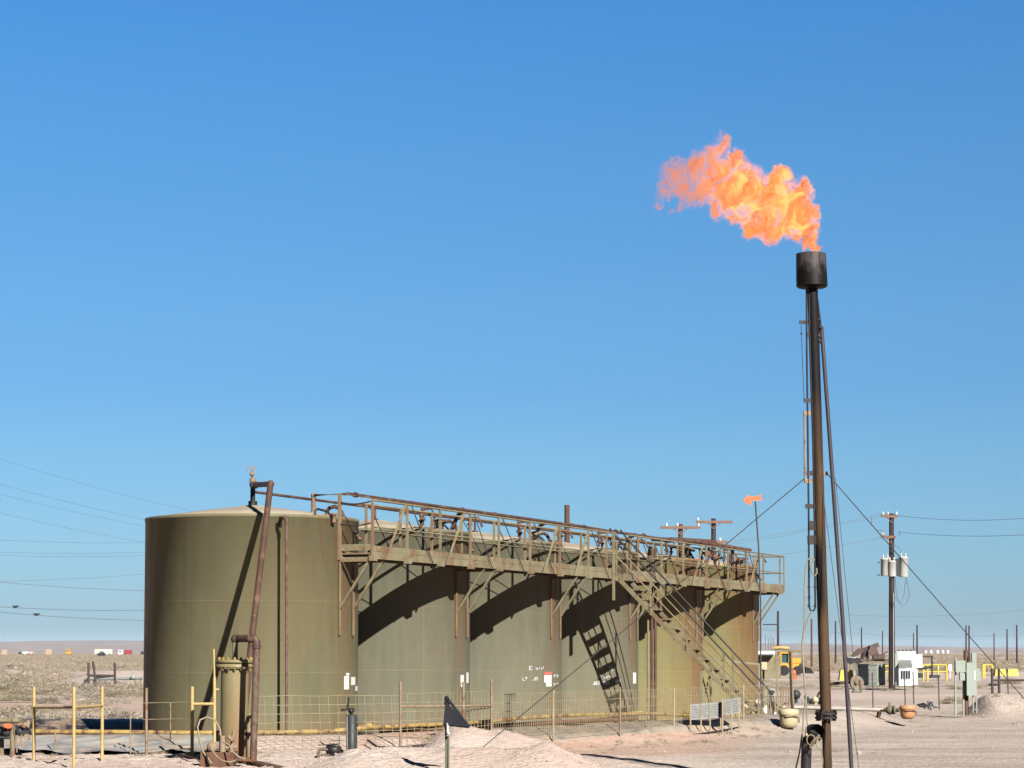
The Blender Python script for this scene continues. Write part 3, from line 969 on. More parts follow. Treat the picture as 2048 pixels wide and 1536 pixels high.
# far manifold of short pipes at the last tanks
pl3 = thing('vapour_pipe', cw(24, -.5, 5.3), 'short thick brown header pipe with elbows above the two farthest tanks', 'pipe')
mb = MB(); mb.tube([W(1305, 1078, 66), W(1385, 1082, 67.5), W(1500, 1101, 71.5)], .07, 12)
mb.tube([W(1340, 1079, 67.5), W(1430, 1084, 69)], .075, 12)
mb.build('pipe_run', M_brown, pl3)
for (u, v) in ((1374, 1083), (1465, 1096), (1493, 1102)):
    mb = MB(); p = W(u, v, 67 + (u - 1305) / 195 * 4.5); mb.tube([p, p - UP * .75], .055, 10); mb.ball(p, .075, 10); mb.tube([p - UP * .5, p - UP * .44], .1, 12)
    mb.build('riser', M_brown if u != 1493 else M_steel, pl3)
for (u, v) in ((1376, 1100), (1430, 1115), (1415, 1108)):
    mb = MB(); p = W(u, v, 69)
    mb.ball(p, .12, 12); mb.tube([p - UP * .3, p + UP * .15], .05, 10); mb.tube([p + V((-.2, 0, .05)), p + V((.22, .1, -.02))], .04, 8)
    mb.build('relief_valve', M_rust, pl3)

# big leaning vent pipe
lp = thing('leaning_pipe', W(488, 1420, 41.6), 'big red brown pipe leaning from the nearest tank roof down towards the scrubber vessel', 'pipe')
E = W(541, 968, 45.35)
A_ = W(507, 970, 47.9)
mid = W(503, 1282, 42.6)
mb = MB(); mb.tube([E, mid, W(489, 1425, 41.5)], .066, 16); mb.build('pipe_run', M_brown, lp)
mb = MB(); mb.tube([A_, E], .06, 16); mb.ball(E, .082, 14); mb.tube([A_ - (E - A_) * .02, A_ + (E - A_) * .12], .085, 14); mb.build('crossover', M_brown, lp)
# relief stack at the roof peak
rs = thing('roof_vent', W(503, 1010, 47.9), 'thin vent stack with a small bent vane on the peak of the nearest tank', 'vent')
pk = V((T0.x, T0.y, 5.0))
mb = MB(); mb.tube([pk, pk + UP * .12], .10, 12); mb.tube([pk, pk + UP * .55], .055, 12); mb.build('stack', M_black, rs)
mb = MB(); mb.tube([pk + UP * .5, pk + UP * .62], .075, 12); mb.tube([pk + UP * .55, pk + UP * .80], .035, 10); mb.ball(pk + UP * .72 + V((-.02, -.05, 0)), .05, 10)
mb.tube([pk + UP * .8, pk + UP * .88, pk + UP * .9 + V((-.12, 0, 0)), pk + UP * .78 + V((-.14, 0, 0))], .012, 6)
mb.beam(pk + UP * .82 + V((-.03, -.04, 0)), pk + UP * .9 + V((.02, -.04, 0)), .02, .06)
mb.build('vane', M_tan, rs)

# vertical overflow pipe on tank one
op = thing('overflow_pipe', W(573, 1462, 45.28), 'thin brown vertical pipe with a bent top in front of the nearest tank', 'pipe')
mb = MB()
p_top = W(573, 1046, 45.28)
mb.tube([W(573, 1470, 45.28), p_top], .030, 12)
mb.build('downpipe', M_upipe, op)
mb = MB()
mb.tube([p_top - UP * .02, p_top + UP * .07, p_top + V((-.06, .04, .12)), p_top + V((-.14, .2, .12)), p_top + V((-.17, .32, .05)), p_top + V((-.17, .55, -.12))], .042, 12)
mb.build('elbow', M_upipe, op)
# three pipes against tank five
for k, (u, mt, lab) in enumerate(((1296, M_walk, 'short olive pipe, left of the three at the foot of the fifth tank'), (1303.5, M_brown, 'tall brown pipe, middle of the three at the fifth tank'), (1310.5, M_brown, 'tall brown pipe, right of the three at the fifth tank'))):
    Y = 64.6
    mb = MB(); mb.tube([W(u, 1446, Y), W(u, 1240 if k == 0 else 1100, Y)], .035 if k == 0 else .045, 10)
    if k: mb.tube([W(u, 1100, Y), W(u - 4, 1094, Y + .5), W(u - 6, 1110, Y + 1.4)], .045, 10)
    single('downpipe', mb, mt, lab, 'pipe', 'pipes at the fifth tank')

# ------------------------------------------------------------ yellow flow line round the tanks
yl = thing('flow_line', (-6, 44.1, 0.1), 'mottled yellow pipe lying on the bank along the front of the tanks', 'pipe')
pts = [V((-14, 44.0, .17)), W(70, 1463, 43.9), W(205, 1464, 43.9), W(390, 1466, 43.8), W(560, 1465, 43.8), W(660, 1463, 44.1), W(740, 1455, 44.6)]
mb = MB(); mb.tube(pts, .048, 12); mb.build('pipe_run', M_ypipe, yl)
pts = [W(740, 1455, 44.6), W(830, 1451, 45.6), W(950, 1446, 47.0), W(1030, 1437, 48.6), W(1130, 1431, 51), W(1290, 1427, 56), W(1380, 1431, 59), W(1500, 1433, 60.5)]
mb = MB(); mb.tube(pts, .045, 12); mb.build('pipe_run', M_ypipe, yl)
for q, r in (([W(716, 1456, 44.5), W(742, 1452, 44.6)], .075), ([W(1285, 1425, 56), W(1200, 1433, 55.6)], .05), ([W(1500, 1432, 60.4), W(1562, 1437, 59.5)], .08)):
    mb = MB(); mb.tube(q, r, 12); mb.build('coupling', M_ypipe, yl)
bl = thing('buried_line', W(900, 1455, 46.2), 'low rusty pipe lying behind the fence at the foot of the tanks', 'pipe')
mb = MB(); mb.tube([W(760, 1462, 45.2), W(900, 1456, 46.4), W(1100, 1446, 50.5), W(1270, 1437, 54.5)], .05, 10); mb.build('pipe_run', M_rust, bl)
# grey-blue hoses on the ground
for k, (pp, lab) in enumerate((
        ([(735, 1480, 42.8), (755, 1494, 42.3), (790, 1496, 42.1), (830, 1492, 42.3), (872, 1488, 42.4), (893, 1476, 42.6), (925, 1458, 42.6)], 'black hose snaking along the foot of the fence beside the dirt heap'),
        ([(1310, 1470, 53.0), (1345, 1473, 53.0), (1385, 1470, 53.0), (1440, 1462, 54.0), (1480, 1454, 55.5)], 'black hose on the ground below the louvred guards'))):
    mb = MB()
    P = [W(*q) for q in pp]
    mb.tube(P, .022, 8)
    single('hose', mb, M_rubber, lab, 'hose', 'hoses on the ground')

# ------------------------------------------------------------ fences
def wire_mesh(p0s, z0, z1, sp, lean, nh, r=.006, sag=.0):
    """cattle panel between successive ground points"""
    mb = MB()
    L_ = [0]
    for a, b in zip(p0s, p0s[1:]): L_.append(L_[-1] + (b - a).length)
    def at(s):
        for k in range(len(p0s) - 1):
            if s <= L_[k + 1] or k == len(p0s) - 2:
                return p0s[k].lerp(p0s[k + 1], (s - L_[k]) / (L_[k + 1] - L_[k]))
    s = 0
    while s < L_[-1]:
        p = at(s)
        q = at(min(L_[-1], s + lean))
        j = .015 * noise.noise(V((s * 3, 1, 1)))
        mb.tube([p + UP * (z0 + j), q + UP * (z1 + j)], r, 4, caps=False)
        s += sp
    n = max(8, int(L_[-1] / .8))
    for k in range(nh):
        z = z0 + (z1 - z0) * k / (nh - 1)
        pts = [at(L_[-1] * m_ / n) + UP * (z + sag * noise.noise(V((m_ * .7, k, 3)))) for m_ in range(n + 1)]
        mb.tube(pts, r, 4, caps=False)
    return mb


def post_at(mb, u, v0, v1, Y, r=.03, lean=0):
    mb.tube([W(u, v1, Y) - UP * .25, W(u + lean, v0, Y)], r, 8)
    return mb


yp = thing('pipe_guard', W(148, 1533, 37.2), 'cream yellow guard rail of three pipe posts and a crossbar at far left', 'guard rail')
for u, v0, v1, Y in ((68, 1374, 1520, 39.4), (148, 1373, 1533, 37.2), (204.5, 1373, 1522, 39.2)):
    mb = MB(); post_at(mb, u, v0, v1, Y, .030); mb.build('post', M_yellow, yp)
mb = MB(); mb.tube([W(68, 1415, 39.4), W(148, 1415, 37.24)], .026, 10); mb.build('crossbar', M_yellow, yp)
mb = MB(); mb.tube([W(148, 1415, 37.24), W(204.5, 1411, 39.2)], .026, 10); mb.build('crossbar', M_yellow, yp)

wf = thing('wire_fence', W(293, 1505, 41.5), 'short tan post and two strand wire fence in front of the nearest tank', 'fence')
mb = MB(); post_at(mb, 293, 1376, 1505, 41.3, .026); mb.build('post', M_tan, wf)
for q in ((111, 1458, 1503, 42, .015), (261, 1420, 1503, 41.6, .012), (341, 1405, 1470, 43, .012)):
    post_at(MB(), *q).build('stake', M_tan, wf)
for v in (1405, 1438):
    mb = MB(); mb.tube([W(286, v + 1, 41.6), W(340, v, 41.7), W(386, v - 1, 41.2)], .006, 5); mb.build('strand', M_wire, wf)
mb = MB(); mb.tube([W(0, 1405, 41.6), W(66, 1405, 40)], .006, 5); mb.build('strand', M_wire, wf)

gp = thing('pipe_gate', W(385, 1508, 40.9), 'yellow and tan pipe gate frame left of the scrubber vessel', 'gate')
mb = MB(); post_at(mb, 384.5, 1373, 1508, 40.6, .033); mb.build('post', M_yellow, gp)
mb = MB(); post_at(mb, 429, 1355, 1500, 40.6, .03); mb.tube([W(429, 1358, 40.6), W(427.5, 1298, 40.6)], .018, 8); mb.build('post', M_yellow, gp)
mb = MB(); mb.tube([W(385, 1408, 40.6), W(429, 1408, 40.6)], .03, 8); mb.tube([W(429, 1379, 40.6), W(438, 1379, 40.6)], .02, 8); mb.build('crossbar', M_yellow, gp)

def gp_at(u, Y):
    x = (u - 1024) / F_PX * Y
    return V((x, Y, 0))


nf = thing('wire_fence', gp_at(650, 42.4) + UP * -.2, 'leaning wire panel fence between the scrubber vessel and the dirt heap', 'fence')
wire_mesh([gp_at(498, 41.9), gp_at(600, 42.3), gp_at(700, 42.6), gp_at(801, 43)], -.14, .90, .185, -.05, 7, .0062, .03).build('wire_panel', M_wire, nf)
wire_mesh([gp_at(801, 43), gp_at(900, 43.8), gp_at(983, 45.8)], -.14, .93, .18, 0.0, 7, .0062, .03).build('wire_panel', M_wire, nf)
for u, v0, v1, Y, r in ((801, 1366, 1496, 43, .028), (927, 1366, 1490, 44.0, .026), (983, 1361, 1470, 45.7, .026)):
    mb = MB(); post_at(mb, u, v0, v1, Y, r); mb.ball(W(u, v0, Y), r * 1.1, 8); mb.build('post', M_tan, nf)
mb = MB(); mb.tube([W(801, 1413, 43), W(927, 1412, 44.0), W(983, 1411, 45.7)], .022, 8); mb.build('crossbar', M_tan, nf)
lf = thing('wire_fence', gp_at(1240, 50.2) + UP * -.1, 'long close meshed wire fence along the right side of the tanks', 'fence')
fpts = [gp_at(983, 45.75), gp_at(1107, 48), gp_at(1240, 50.5), gp_at(1345, 53.2), gp_at(1440, 55.5), gp_at(1530, 57.6)]
for a, b in zip(fpts, fpts[1:]):
    wire_mesh([a, b], -.10, .86, .092, 0.0, 6, .0062, .03).build('wire_panel', M_wire, lf)
for u, v0, v1, Y, r in ((1107, 1380, 1470, 48, .024), (1240, 1374, 1466, 50.5, .026), (1348, 1376, 1450, 53.2, .022), (1293, 1378, 1450, 52, .014), (1487, 1368, 1440, 56.5, .024), (1455, 1372, 1440, 56, .012)):
    mb = MB(); post_at(mb, u, v0, v1, Y, r); mb.build('post', M_wire if r < .025 else M_tan, lf)

# louvred guards
for (ua, ub, va, vb, Ya, Yb, legs, lab) in ((1381, 1443, 1410, 1439, 53.4, 54.2, (1381, 1402, 1420, 1441), 'grey louvred guard panel on tan legs, the left of the pair'),
                                           (1445, 1480, 1401, 1430, 54.0, 54.8, (1445, 1463, 1478), 'grey louvred guard panel on tan legs, the right of the pair')):
    g = thing('louvred_guard', W((ua + ub) / 2, 1480, Ya), lab, 'guard panel', 'louvred guards')
    a0, a1, b0, b1 = W(ua, va, Ya), W(ua, vb, Ya), W(ub, va - 5, Yb), W(ub, vb - 5, Yb)
    mb = MB()
    for k in range(9):
        f_ = (k + .5) / 9
        mb.beam(a0.lerp(a1, f_), b0.lerp(b1, f_), .045, .03)
    mb.beam(a0, b0, .05, .025); mb.beam(a1, b1, .05, .02); mb.beam(a0, a1, .03, .03); mb.beam(b0, b1, .03, .03)
    m_ = a0.lerp(b0, .5); mb.beam(m_, a1.lerp(b1, .5), .06, .02)
    pr = a0 + V((0, .03, 0)); mb.prism([a0 + V((0, .03, 0)), b0 + V((0, .03, 0)), b1 + V((0, .03, 0)), a1 + V((0, .03, 0))], V((0, .01, 0)))
    mb.build('louvres', M_grille, g)
    for u in legs:
        f_ = (u - ua) / (ub - ua); Y = Ya + (Yb - Ya) * f_ - .05
        mb = MB(); mb.beam(W(u, 1408 - 10 * (u > 1444), Y), W(u, 1478 if u > 1444 else 1484, Y) - UP * .1, .05, .035, up=(1, 0, 0)); mb.build('leg', M_wire, g)

# ------------------------------------------------------------ scrubber vessel
VY = 38.5
vb = W(468, 1524, VY)
ves = thing('scrubber_vessel', vb, 'upright tan green pressure vessel with a bolted flange top', 'vessel')
vz = lambda v: W(468, v, VY).z - vb.z
mb = MB(); mb.lathe(vb, [(.246, -.2), (.246, vz(1340)), (.246, vz(1338))], 40); mb.build('body', M_vessel, ves)
mb = MB()
mb.lathe(vb, [(.335, vz(1334)), (.335, vz(1328)), (.27, vz(1327.5)), (.27, vz(1326.5)), (.335, vz(1326)), (.335, vz(1320)), (.3, vz(1319))], 40)
mb.build('flange', M_vessel, ves)
for k in range(16):
    a = 2 * math.pi * (k + .3) / 16
    p = vb + V((.295 * math.cos(a), .295 * math.sin(a), 0))
    mb = MB(); mb.tube([p + UP * vz(1341), p + UP * vz(1314)], .014, 6); mb.tube([p + UP * vz(1319), p + UP * vz(1315.5)], .026, 6); mb.tube([p + UP * vz(1338), p + UP * vz(1334)], .026, 6)
    mb.build('bolt', M_ypipe, ves)
up_ = thing('gooseneck_pipe', W(508, 1528, 37.95), 'brown gooseneck pipe rising beside the vessel and bending over its top', 'pipe')
mb = MB()
gYr, gYl = 37.72, VY
mb.tube([W(506, 1532, gYr), W(510, 1400, gYr), W(513.5, 1292, gYr)], .062, 14)
mb.build('riser', M_upipe, up_)
mb = MB()
mb.tube([W(513.5, 1296, gYr), W(513.3, 1283, gYr), W(509, 1277.5, gYr), W(502, 1277, gYr + .02), W(482, 1277, VY - .1), W(473, 1277.5, VY)], .066, 14)
mb.tube([W(513.5, 1297, gYr), W(513.5, 1290, gYr)], .078, 14); mb.tube([W(505, 1277, gYr + .02), W(499, 1277, gYr + .04)], .078, 14)
mb.ball(W(471, 1278, VY), .085, 12)
mb.build('elbow', M_brown, up_)
mb = MB(); mb.tube([W(470.5, 1282, VY), W(470, 1322, VY)], .05, 12); mb.build('drop', M_vessel, up_)
mb = MB(); mb.tube([W(509, 1527, gYr), W(540, 1533, 37.2), W(590, 1545, 36.6)], .06, 12); mb.build('outlet', M_upipe, up_)
mb = MB()
for v in (1434, 1468):
    mb.tube([W(495, v, VY), W(507, v, gYr)], .03, 8)
mb.tube([W(497, 1432, 38.3), W(498, 1520, 38.3)], .02, 8); mb.ball(W(498, 1462, 38.3), .05, 10); mb.build('sight_glass', M_tan, up_)

# drip pan, hoses and valve beside the vessel
pn = thing('drip_pan', W(440, 1530, 37.6), 'rusty square drip pan full of fittings left of the vessel', 'pan')
P = [W(407, 1502, 37.5), W(408, 1530, 37.3), W(440, 1531, 37.0), W(467, 1529, 37.3), W(468, 1500, 37.6)]
mb = MB()
c0 = W(438, 1520, 37.7)
for sx, sy, ln, rz in ((0, -.28, .56, 0), (0, .28, .56, 0), (-.28, 0, .56, math.pi / 2), (.28, 0, .56, math.pi / 2)):
    mb.box(c0 + V((sx, sy, .02)), (ln, .012, .26), rz=rz)
mb.box(c0 + V((0, 0, -.1)), (.55, .55, .01))
mb.build('pan_body', M_rust, pn)
mb = MB(); mb.ball(c0 + V((-.12, 0, .22)), .10, 12); mb.tube([c0 + V((-.25, 0, .2)), c0 + V((.3, .1, .22))], .04, 10); mb.tube([c0 + V((.06, 0, .1)), c0 + V((.06, 0, .42))], .055, 10)
mb.tube([c0 + V((.2, 0, .1)), c0 + V((.26, 0, .5))], .035, 8); mb.disc(c0 + V((.2, -.05, .38)), (1, .3, 1), .08, .05)
mb.build('valve', M_tan, pn)
for pp, lab, r in (([(424, 1528, 37.3), (407, 1505, 37.4), (399, 1480, 37.6), (395, 1455, 37.8), (400, 1440, 37.9), (414, 1434, 38), (430, 1440, 38), (440, 1458, 38), (443, 1484, 38)], 'pale hose arching up in a hoop left of the vessel', .016),
                   ([(420, 1490, 37.2), (424, 1500, 37.1), (434, 1514, 37.0), (446, 1522, 36.9), (460, 1524, 36.9), (471, 1521, 37.0)], 'pale hose drooping across the front of the drip pan', .013),
                   ([(446, 1484, 37.3), (458, 1490, 37.2), (468, 1506, 37.1), (478, 1514, 37.1), (490, 1518, 37.2)], 'pale hose curling at the right of the drip pan', .014),
                   ([(360, 1514, 39.6), (372, 1512, 39.4), (390, 1516, 39.0), (402, 1524, 38.6), (396, 1527, 38.6), (376, 1522, 39.0), (362, 1516, 39.4)], 'flattened hose loop on the dirt left of the drip pan', .012)):
    mb = MB(); mb.tube([W(*q) for q in pp], r, 8)
    single('hose', mb, M_hose if r != .012 else M_rust, lab, 'hose')
mb = MB()
for (u, v, r) in ((488, 1518, .06), (497, 1525, .055), (480, 1522, .05), (506, 1519, .05)):
    mb.ball(W(u, v, 37.5), r, 10)
mb.tube([W(470, 1520, 37.4), W(512, 1522, 37.4)], .025, 8)
single('pipe_fittings', mb, M_rust, 'heap of rusty pipe fittings at the foot of the vessel', 'fittings')

# dark meter tube beside the heap
mt_ = thing('grey_cylinder', W(703, 1500, 41.8), 'dark grey upright cylinder with a black valve on top behind the dirt heap', 'cylinder')
cb_ = W(703, 1505, 41.8)
mb = MB(); mb.lathe(cb_, [(.105, -.1), (.105, W(703, 1431, 41.8).z - cb_.z), (.09, W(703, 1430, 41.8).z - cb_.z)], 24); mb.build('body', M_dkgrey, mt_)
tp = W(702, 1430, 41.8)
mb = MB(); mb.tube([tp, tp + UP * .12], .03, 10); mb.ball(tp + UP * .08, .06, 10); mb.tube([tp + V((-.16, 0, .1)), tp + V((.06, 0, .12))], .018, 8); mb.ball(tp + V((-.17, 0, .1)), .03, 8)
mb.tube([tp + V((-.07, .03, .1)), tp + V((-.05, .03, .34))], .02, 8)
mb.build('valve', M_black, mt_)
mb = MB(); mb.tube([W(694, 1432, 41.7), W(694.5, 1500, 41.7)], .014, 8); mb.build('side_rod', M_steel, mt_)
bk = thing('black_pot', W(668, 1508, 41.2), 'black round pot with a handle beside the grey cylinder', 'pot')
cc = W(667, 1512, 41.2)
mb = MB(); mb.lathe(cc, [(.06, -.02), (.11, .0), (.15, .08), (.155, .17), (.13, .18), (.12, .1)], 20); mb.build('bowl', M_black, bk)
mb = MB(); mb.tube([cc + V((-.04, 0, .17)), cc + V((-.03, 0, .22)), cc + V((.08, 0, .22)), cc + V((.09, 0, .17))], .02, 8); mb.build('handle', M_black, bk)
sp_ = thing('bent_pipe', W(637, 1520, 40.6), 'small bent brown pipe stub left of the black pot', 'pipe')
mb = MB(); mb.tube([W(636, 1524, 40.6), W(637, 1505, 40.6), W(640, 1499, 40.6), (W(654, 1499, 40.7))], .03, 10); mb.build('stub', M_upipe, sp_)

# black triangular flag on a post in front
fg = thing('triangle_marker', W(895, 1540, 33.5), 'black folded triangular marker on a green steel post in front of the dirt heap', 'marker')
Yf = 33.5
mb = MB(); mb.beam(W(894, 1560, Yf) - UP * .2, W(894.5, 1400, Yf + .01), .012, .07, up=(1, 0, 0)); mb.beam(W(896.5, 1560, Yf - .02) - UP * .2, W(897, 1400, Yf + .03), .045, .012, up=(1, 0, 0)); mb.build('post', M_post, fg)
mb = MB(); mb.prism([W(891, 1401, Yf - .08), W(937, 1454, Yf - .16), W(886, 1449, Yf - .08)], V((0, .02, 0)))
mb.build('panel', M_rubber, fg)
mb = MB(); mb.beam(W(892, 1393, Yf - .03), W(938, 1455, Yf - .14), .05, .035); mb.tube([W(893, 1393, Yf - .02), W(892, 1410, Yf - .02)], .03, 8); mb.beam(W(886, 1449.5, Yf - .03), W(937, 1455, Yf - .13), .03, .02); mb.build('folded_edge', M_rubber, fg)
mb = MB(); mb.beam(W(896, 1446, Yf - .06), W(896, 1472, Yf - .06), .07, .035, up=(1, 0, 0)); mb.ball(W(897, 1467, Yf - .09), .03, 8); mb.build('bracket', M_trans, fg)

# ------------------------------------------------------------ flare stack
FY = 36.0
def soot_mat(name, top_c, low_c):
    m, t, N, L, b = nt(name)
    co = objco(t)
    sp = N.new('ShaderNodeSeparateXYZ'); L.new(co, sp.inputs[0])
    n = nz(t, scl(t, co, (3, 3, .8)), 1.4, 6, .65)
    z = mth(t, 'ADD', sp.outputs[2], mth(t, 'MULTIPLY', mth(t, 'SUBTRACT', n, .5), 1.3))
    soot = rmp(t, z, 5.2, 6.8)
    # burnt patch lower down on the side by the igniter tube
    px = rmp(t, mth(t, 'ADD', sp.outputs[0], mth(t, 'MULTIPLY', mth(t, 'SUBTRACT', sp.outputs[2], 0), .0345)), .03, .11, 1, 0)
    pz_ = mth(t, 'ABSOLUTE', mth(t, 'SUBTRACT', sp.outputs[2], 3.38))
    patch = mth(t, 'MULTIPLY', rmp(t, mth(t, 'ADD', pz_, mth(t, 'MULTIPLY', n, .3)), .5, .9, 1, 0), px)
    k = mth(t, 'MAXIMUM', soot, patch)
    c = mixc(t, rmp(t, nz(t, scl(t, co, (2, 2, .3)), 2.0, 6, .7), .35, .65), low_c, tuple(x * .55 for x in low_c))
    c = mixc(t, rmp(t, nz(t, co, 9, 6, .7), .6, .7, 0, .6), c, (.035, .013, .008))
    c = mixc(t, k, c, top_c)
    L.new(c, b.inputs['Base Color'])
    b.inputs['Roughness'].default_value = .62; b.inputs['Specular IOR Level'].default_value = .06
    return m


M_stack = soot_mat('heat_stained_steel', (.004, .0035, .004), (.032, .019, .0105))


CUPZ = 8.52


def cup_mat():
    m, t, N, L, b = nt('burnt_cup_steel')
    co = objco(t)
    sp = N.new('ShaderNodeSeparateXYZ'); L.new(co, sp.inputs[0])
    n = nz(t, scl(t, co, (3, 3, 2.0)), 1.1, 7, .72, dist=.8)
    k = rmp(t, mth(t, 'ADD', mth(t, 'MULTIPLY', mth(t, 'SUBTRACT', sp.outputs[2], CUPZ), .9), n), .47, .66)
    c = mixc(t, k, (.003, .0025, .0025), (.026, .022, .024))
    c = mixc(t, rmp(t, nz(t, scl(t, co, (8, 8, 1)), 3, 5, .7), .50, .65, 0, .8), c, (.004, .003, .003))
    L.new(c, b.inputs['Base Color']); b.inputs['Roughness'].default_value = .5; b.inputs['Specular IOR Level'].default_value = .08
    return m


fl = thing('flare_stack', W(1656, 1560, FY), 'tall slender flare stack with a sooty black cup on top', 'flare stack')
P0, P1, PF = W(1625, 580, FY), W(1656.5, 1560, FY) - UP * .3, W(1652, 1431, FY)
pipe = MB(); pipe.tube([PF, P0.lerp(PF, .33), P0], [.092, .09, .09], 20)
pipe.build('pipe_run', M_stack, fl)
mb = MB(); mb.tube([P1, PF], .075, 18); mb.build('lower_pipe', M_stack, fl)
axis = (P0 - PF).normalized()
cup0 = W(1624, 575, FY)
cup_h = W(1622, 508, FY).z - cup0.z
mb = MB()
n = 36
vs, fs = [], []
prof = [(.09, -.02), (.235, 0.0), (.262, .02), (.262, cup_h * .25), (.252, cup_h), (.238, cup_h), (.238, .05), (.05, .04)]
for r, z in prof:
    for k in range(n):
        a = 2 * math.pi * k / n
        vs.append(cup0 + axis * z + V((r * math.cos(a), r * math.sin(a), 0)))
for i in range(len(prof) - 1):
    for k in range(n):
        k2 = (k + 1) % n
        fs.append((i * n + k, i * n + k2, (i + 1) * n + k2, (i + 1) * n + k))
mb.add(vs, fs, True)
cupo = mb.build('cup', cup_mat(), fl)
cupo.data.set_sharp_from_angle(angle=R(40))
mb = MB()
for s in (-.035, .03):
    mb.tube([PF + axis * s * 1.0 - axis * .018, PF + axis * s + axis * .018], .185, 28)
for k in range(12):
    a = 2 * math.pi * k / 12
    q = PF + V((.155 * math.cos(a), .155 * math.sin(a), 0))
    mb.tube([q - axis * .09, q + axis * .09], .014, 6); mb.tube([q + axis * .05, q + axis * .075], .024, 6)
mb.build('flange', M_sooty, fl)
# pilot gas tubes
def fp(u, v, dY=-.05): return W(u, v, FY + dY)
mb = MB()
mb.tube([fp(1613, 578), fp(1613.5, 700), fp(1615.5, 860), fp(1617.5, 1050), fp(1618, 1180), fp(1618.5, 1214), fp(1621, 1221), fp(1628, 1221), fp(1630.5, 1214), fp(1630.3, 1180), fp(1629, 1050), fp(1625.5, 860), fp(1619, 660), fp(1618, 580)], .016, 8)
for u, v in ((1618, 1174), (1630, 1174), (1618, 1212), (1630, 1212), (1618, 1195)):
    mb.tube([fp(u, v - 2), fp(u, v + 2)], .024, 8)
mb.build('pilot_tube', M_black, fl)
mb = MB(); mb.tube([fp(1609, 822), fp(1609.5, 900), fp(1610, 966)], .018, 8); mb.build('sleeve_pipe', M_tan, fl)
mb = MB(); mb.tube([fp(1602, 650), fp(1604, 700), fp(1608, 800)], .005, 5); mb.tube([fp(1600.5, 667), fp(1605, 667)], .014, 6); mb.build('ignition_wire', M_black, fl)
for (u0, u1, v0, v1) in ((1599, 1622, 641, 648), (1613, 1626, 665, 675), (1608, 1640, 797, 805), (1607, 1626, 822, 831), (1614, 1635, 942, 951), (1609, 1630, 958, 966), (1611, 1642, 1008, 1017), (1617, 1632, 1042, 1060), (1616, 1632, 1071, 1089)):
    mb = MB(); a, b = fp((u0), (v0 + v1) / 2, -.06), fp(u1, (v0 + v1) / 2, -.02)
    mb.beam(a, b, .03 + .02 * (v1 - v0 > 12), (v1 - v0) / PXM(FY)); mb.build('bracket', M_sooty if v0 not in (822, 958) else M_tan, fl)
mb = MB(); mb.beam(fp(1640, 946, 0), fp(1655, 947, 0), .05, .06); mb.build('guy_lug', M_tan, fl)
mb = MB()
for u, v, r in ((1638, 640, .04), (1641, 655, .045), (1637, 672, .05), (1642, 684, .03)):
    mb.ball(fp(u, v, -.02), r, 8)
mb.beam(fp(1634, 600, 0), fp(1644, 684, 0), .04, .05)
mb.build('hinge', M_sooty, fl)
# raking prop
mb = MB(); mb.tube([fp(1643, 655, 0), fp(1659, 870, -.1), fp(1686, 1250, -.3), fp(1705, 1545, -.45) - UP * .25], .034, 12); mb.build('prop', paint('prop_steel', (.05, .036, .042), (.03, .024, .032), 2, .55, stretch=(1, 1, .2)), fl)
# winch
mb = MB(); mb.tube([fp(1658, 1368, -.05), fp(1704, 1364, -.15)], .026, 10); mb.build('winch_arm', M_brown, fl)
wc = fp(1714, 1366, -.2)
mb = MB(); mb.disc(wc, (.25, -1, .1), .12, .02, 22); mb.disc(wc + V((0, .08, 0)), (.25, -1, .1), .12, .02, 22); mb.disc(wc + V((0, .04, 0)), (.25, -1, .1), .07, .08, 16)
mb.ball(wc + V((-.02, -.03, .0)), .035, 8); mb.box(wc + V((0, .02, -.15)), (.16, .08, .03)); mb.beam(wc + V((-.06, 0, -.14)), wc + V((-.05, 0, .05)), .02, .05); mb.beam(wc + V((.06, 0, -.14)), wc + V((.05, 0, .05)), .02, .05)
mb.build('winch', paint('winch_green', (.13, .145, .12), (.09, .08, .06), 6, .5, rust=.4), fl)
# flame
BL = [(1623, 500, 14), (1619, 482, 22), (1610, 456, 30), (1600, 425, 36), (1583, 400, 44), (1545, 395, 56), (1520, 425, 50), (1505, 455, 32), (1490, 375, 54), (1450, 395, 44), (1433, 330, 42), (1442, 288, 24),
      (1390, 335, 38), (1348, 350, 32), (1332, 382, 26), (1606, 378, 26), (1395, 385, 34), (1545, 462, 26), (1428, 425, 20), (1318, 410, 12), (1560, 360, 26), (1609, 499, 12), (1632, 488, 12), (1631, 462, 16), (1572, 455, 30), (1470, 435, 26), (1590, 480, 16), (1470, 320, 22), (1370, 375, 34), (1412, 360, 40), (1365, 415, 16), (1345, 430, 9), (1628, 420, 18)]
blobs = []
for k, (u, v, r) in enumerate(BL):
    p = W(u, v, FY + (0 if k < 3 else .12 * math.sin(k * 2.3)))
    blobs.append((p, r / PXM(FY)))
bm = bmesh.new()
for p, r in blobs:
    bmesh.ops.create_icosphere(bm, subdivisions=3, radius=r * 1.34, matrix=Matrix.Translation(p))
cvt = bpy.data.meshes.new('flame')
fo = blobs[0][0] - UP * .1
bmesh.ops.translate(bm, verts=bm.verts, vec=-fo)
bm.to_mesh(cvt); bm.free()
flame = bpy.data.objects.new('flame', cvt)
flame.location = fo
C.objects.link(flame)
rm = flame.modifiers.new('remesh', 'REMESH'); rm.mode = 'VOXEL'; rm.voxel_size = .045
tag(flame, 'orange and yellow gas flame blowing left from the top of the flare stack', 'flame')


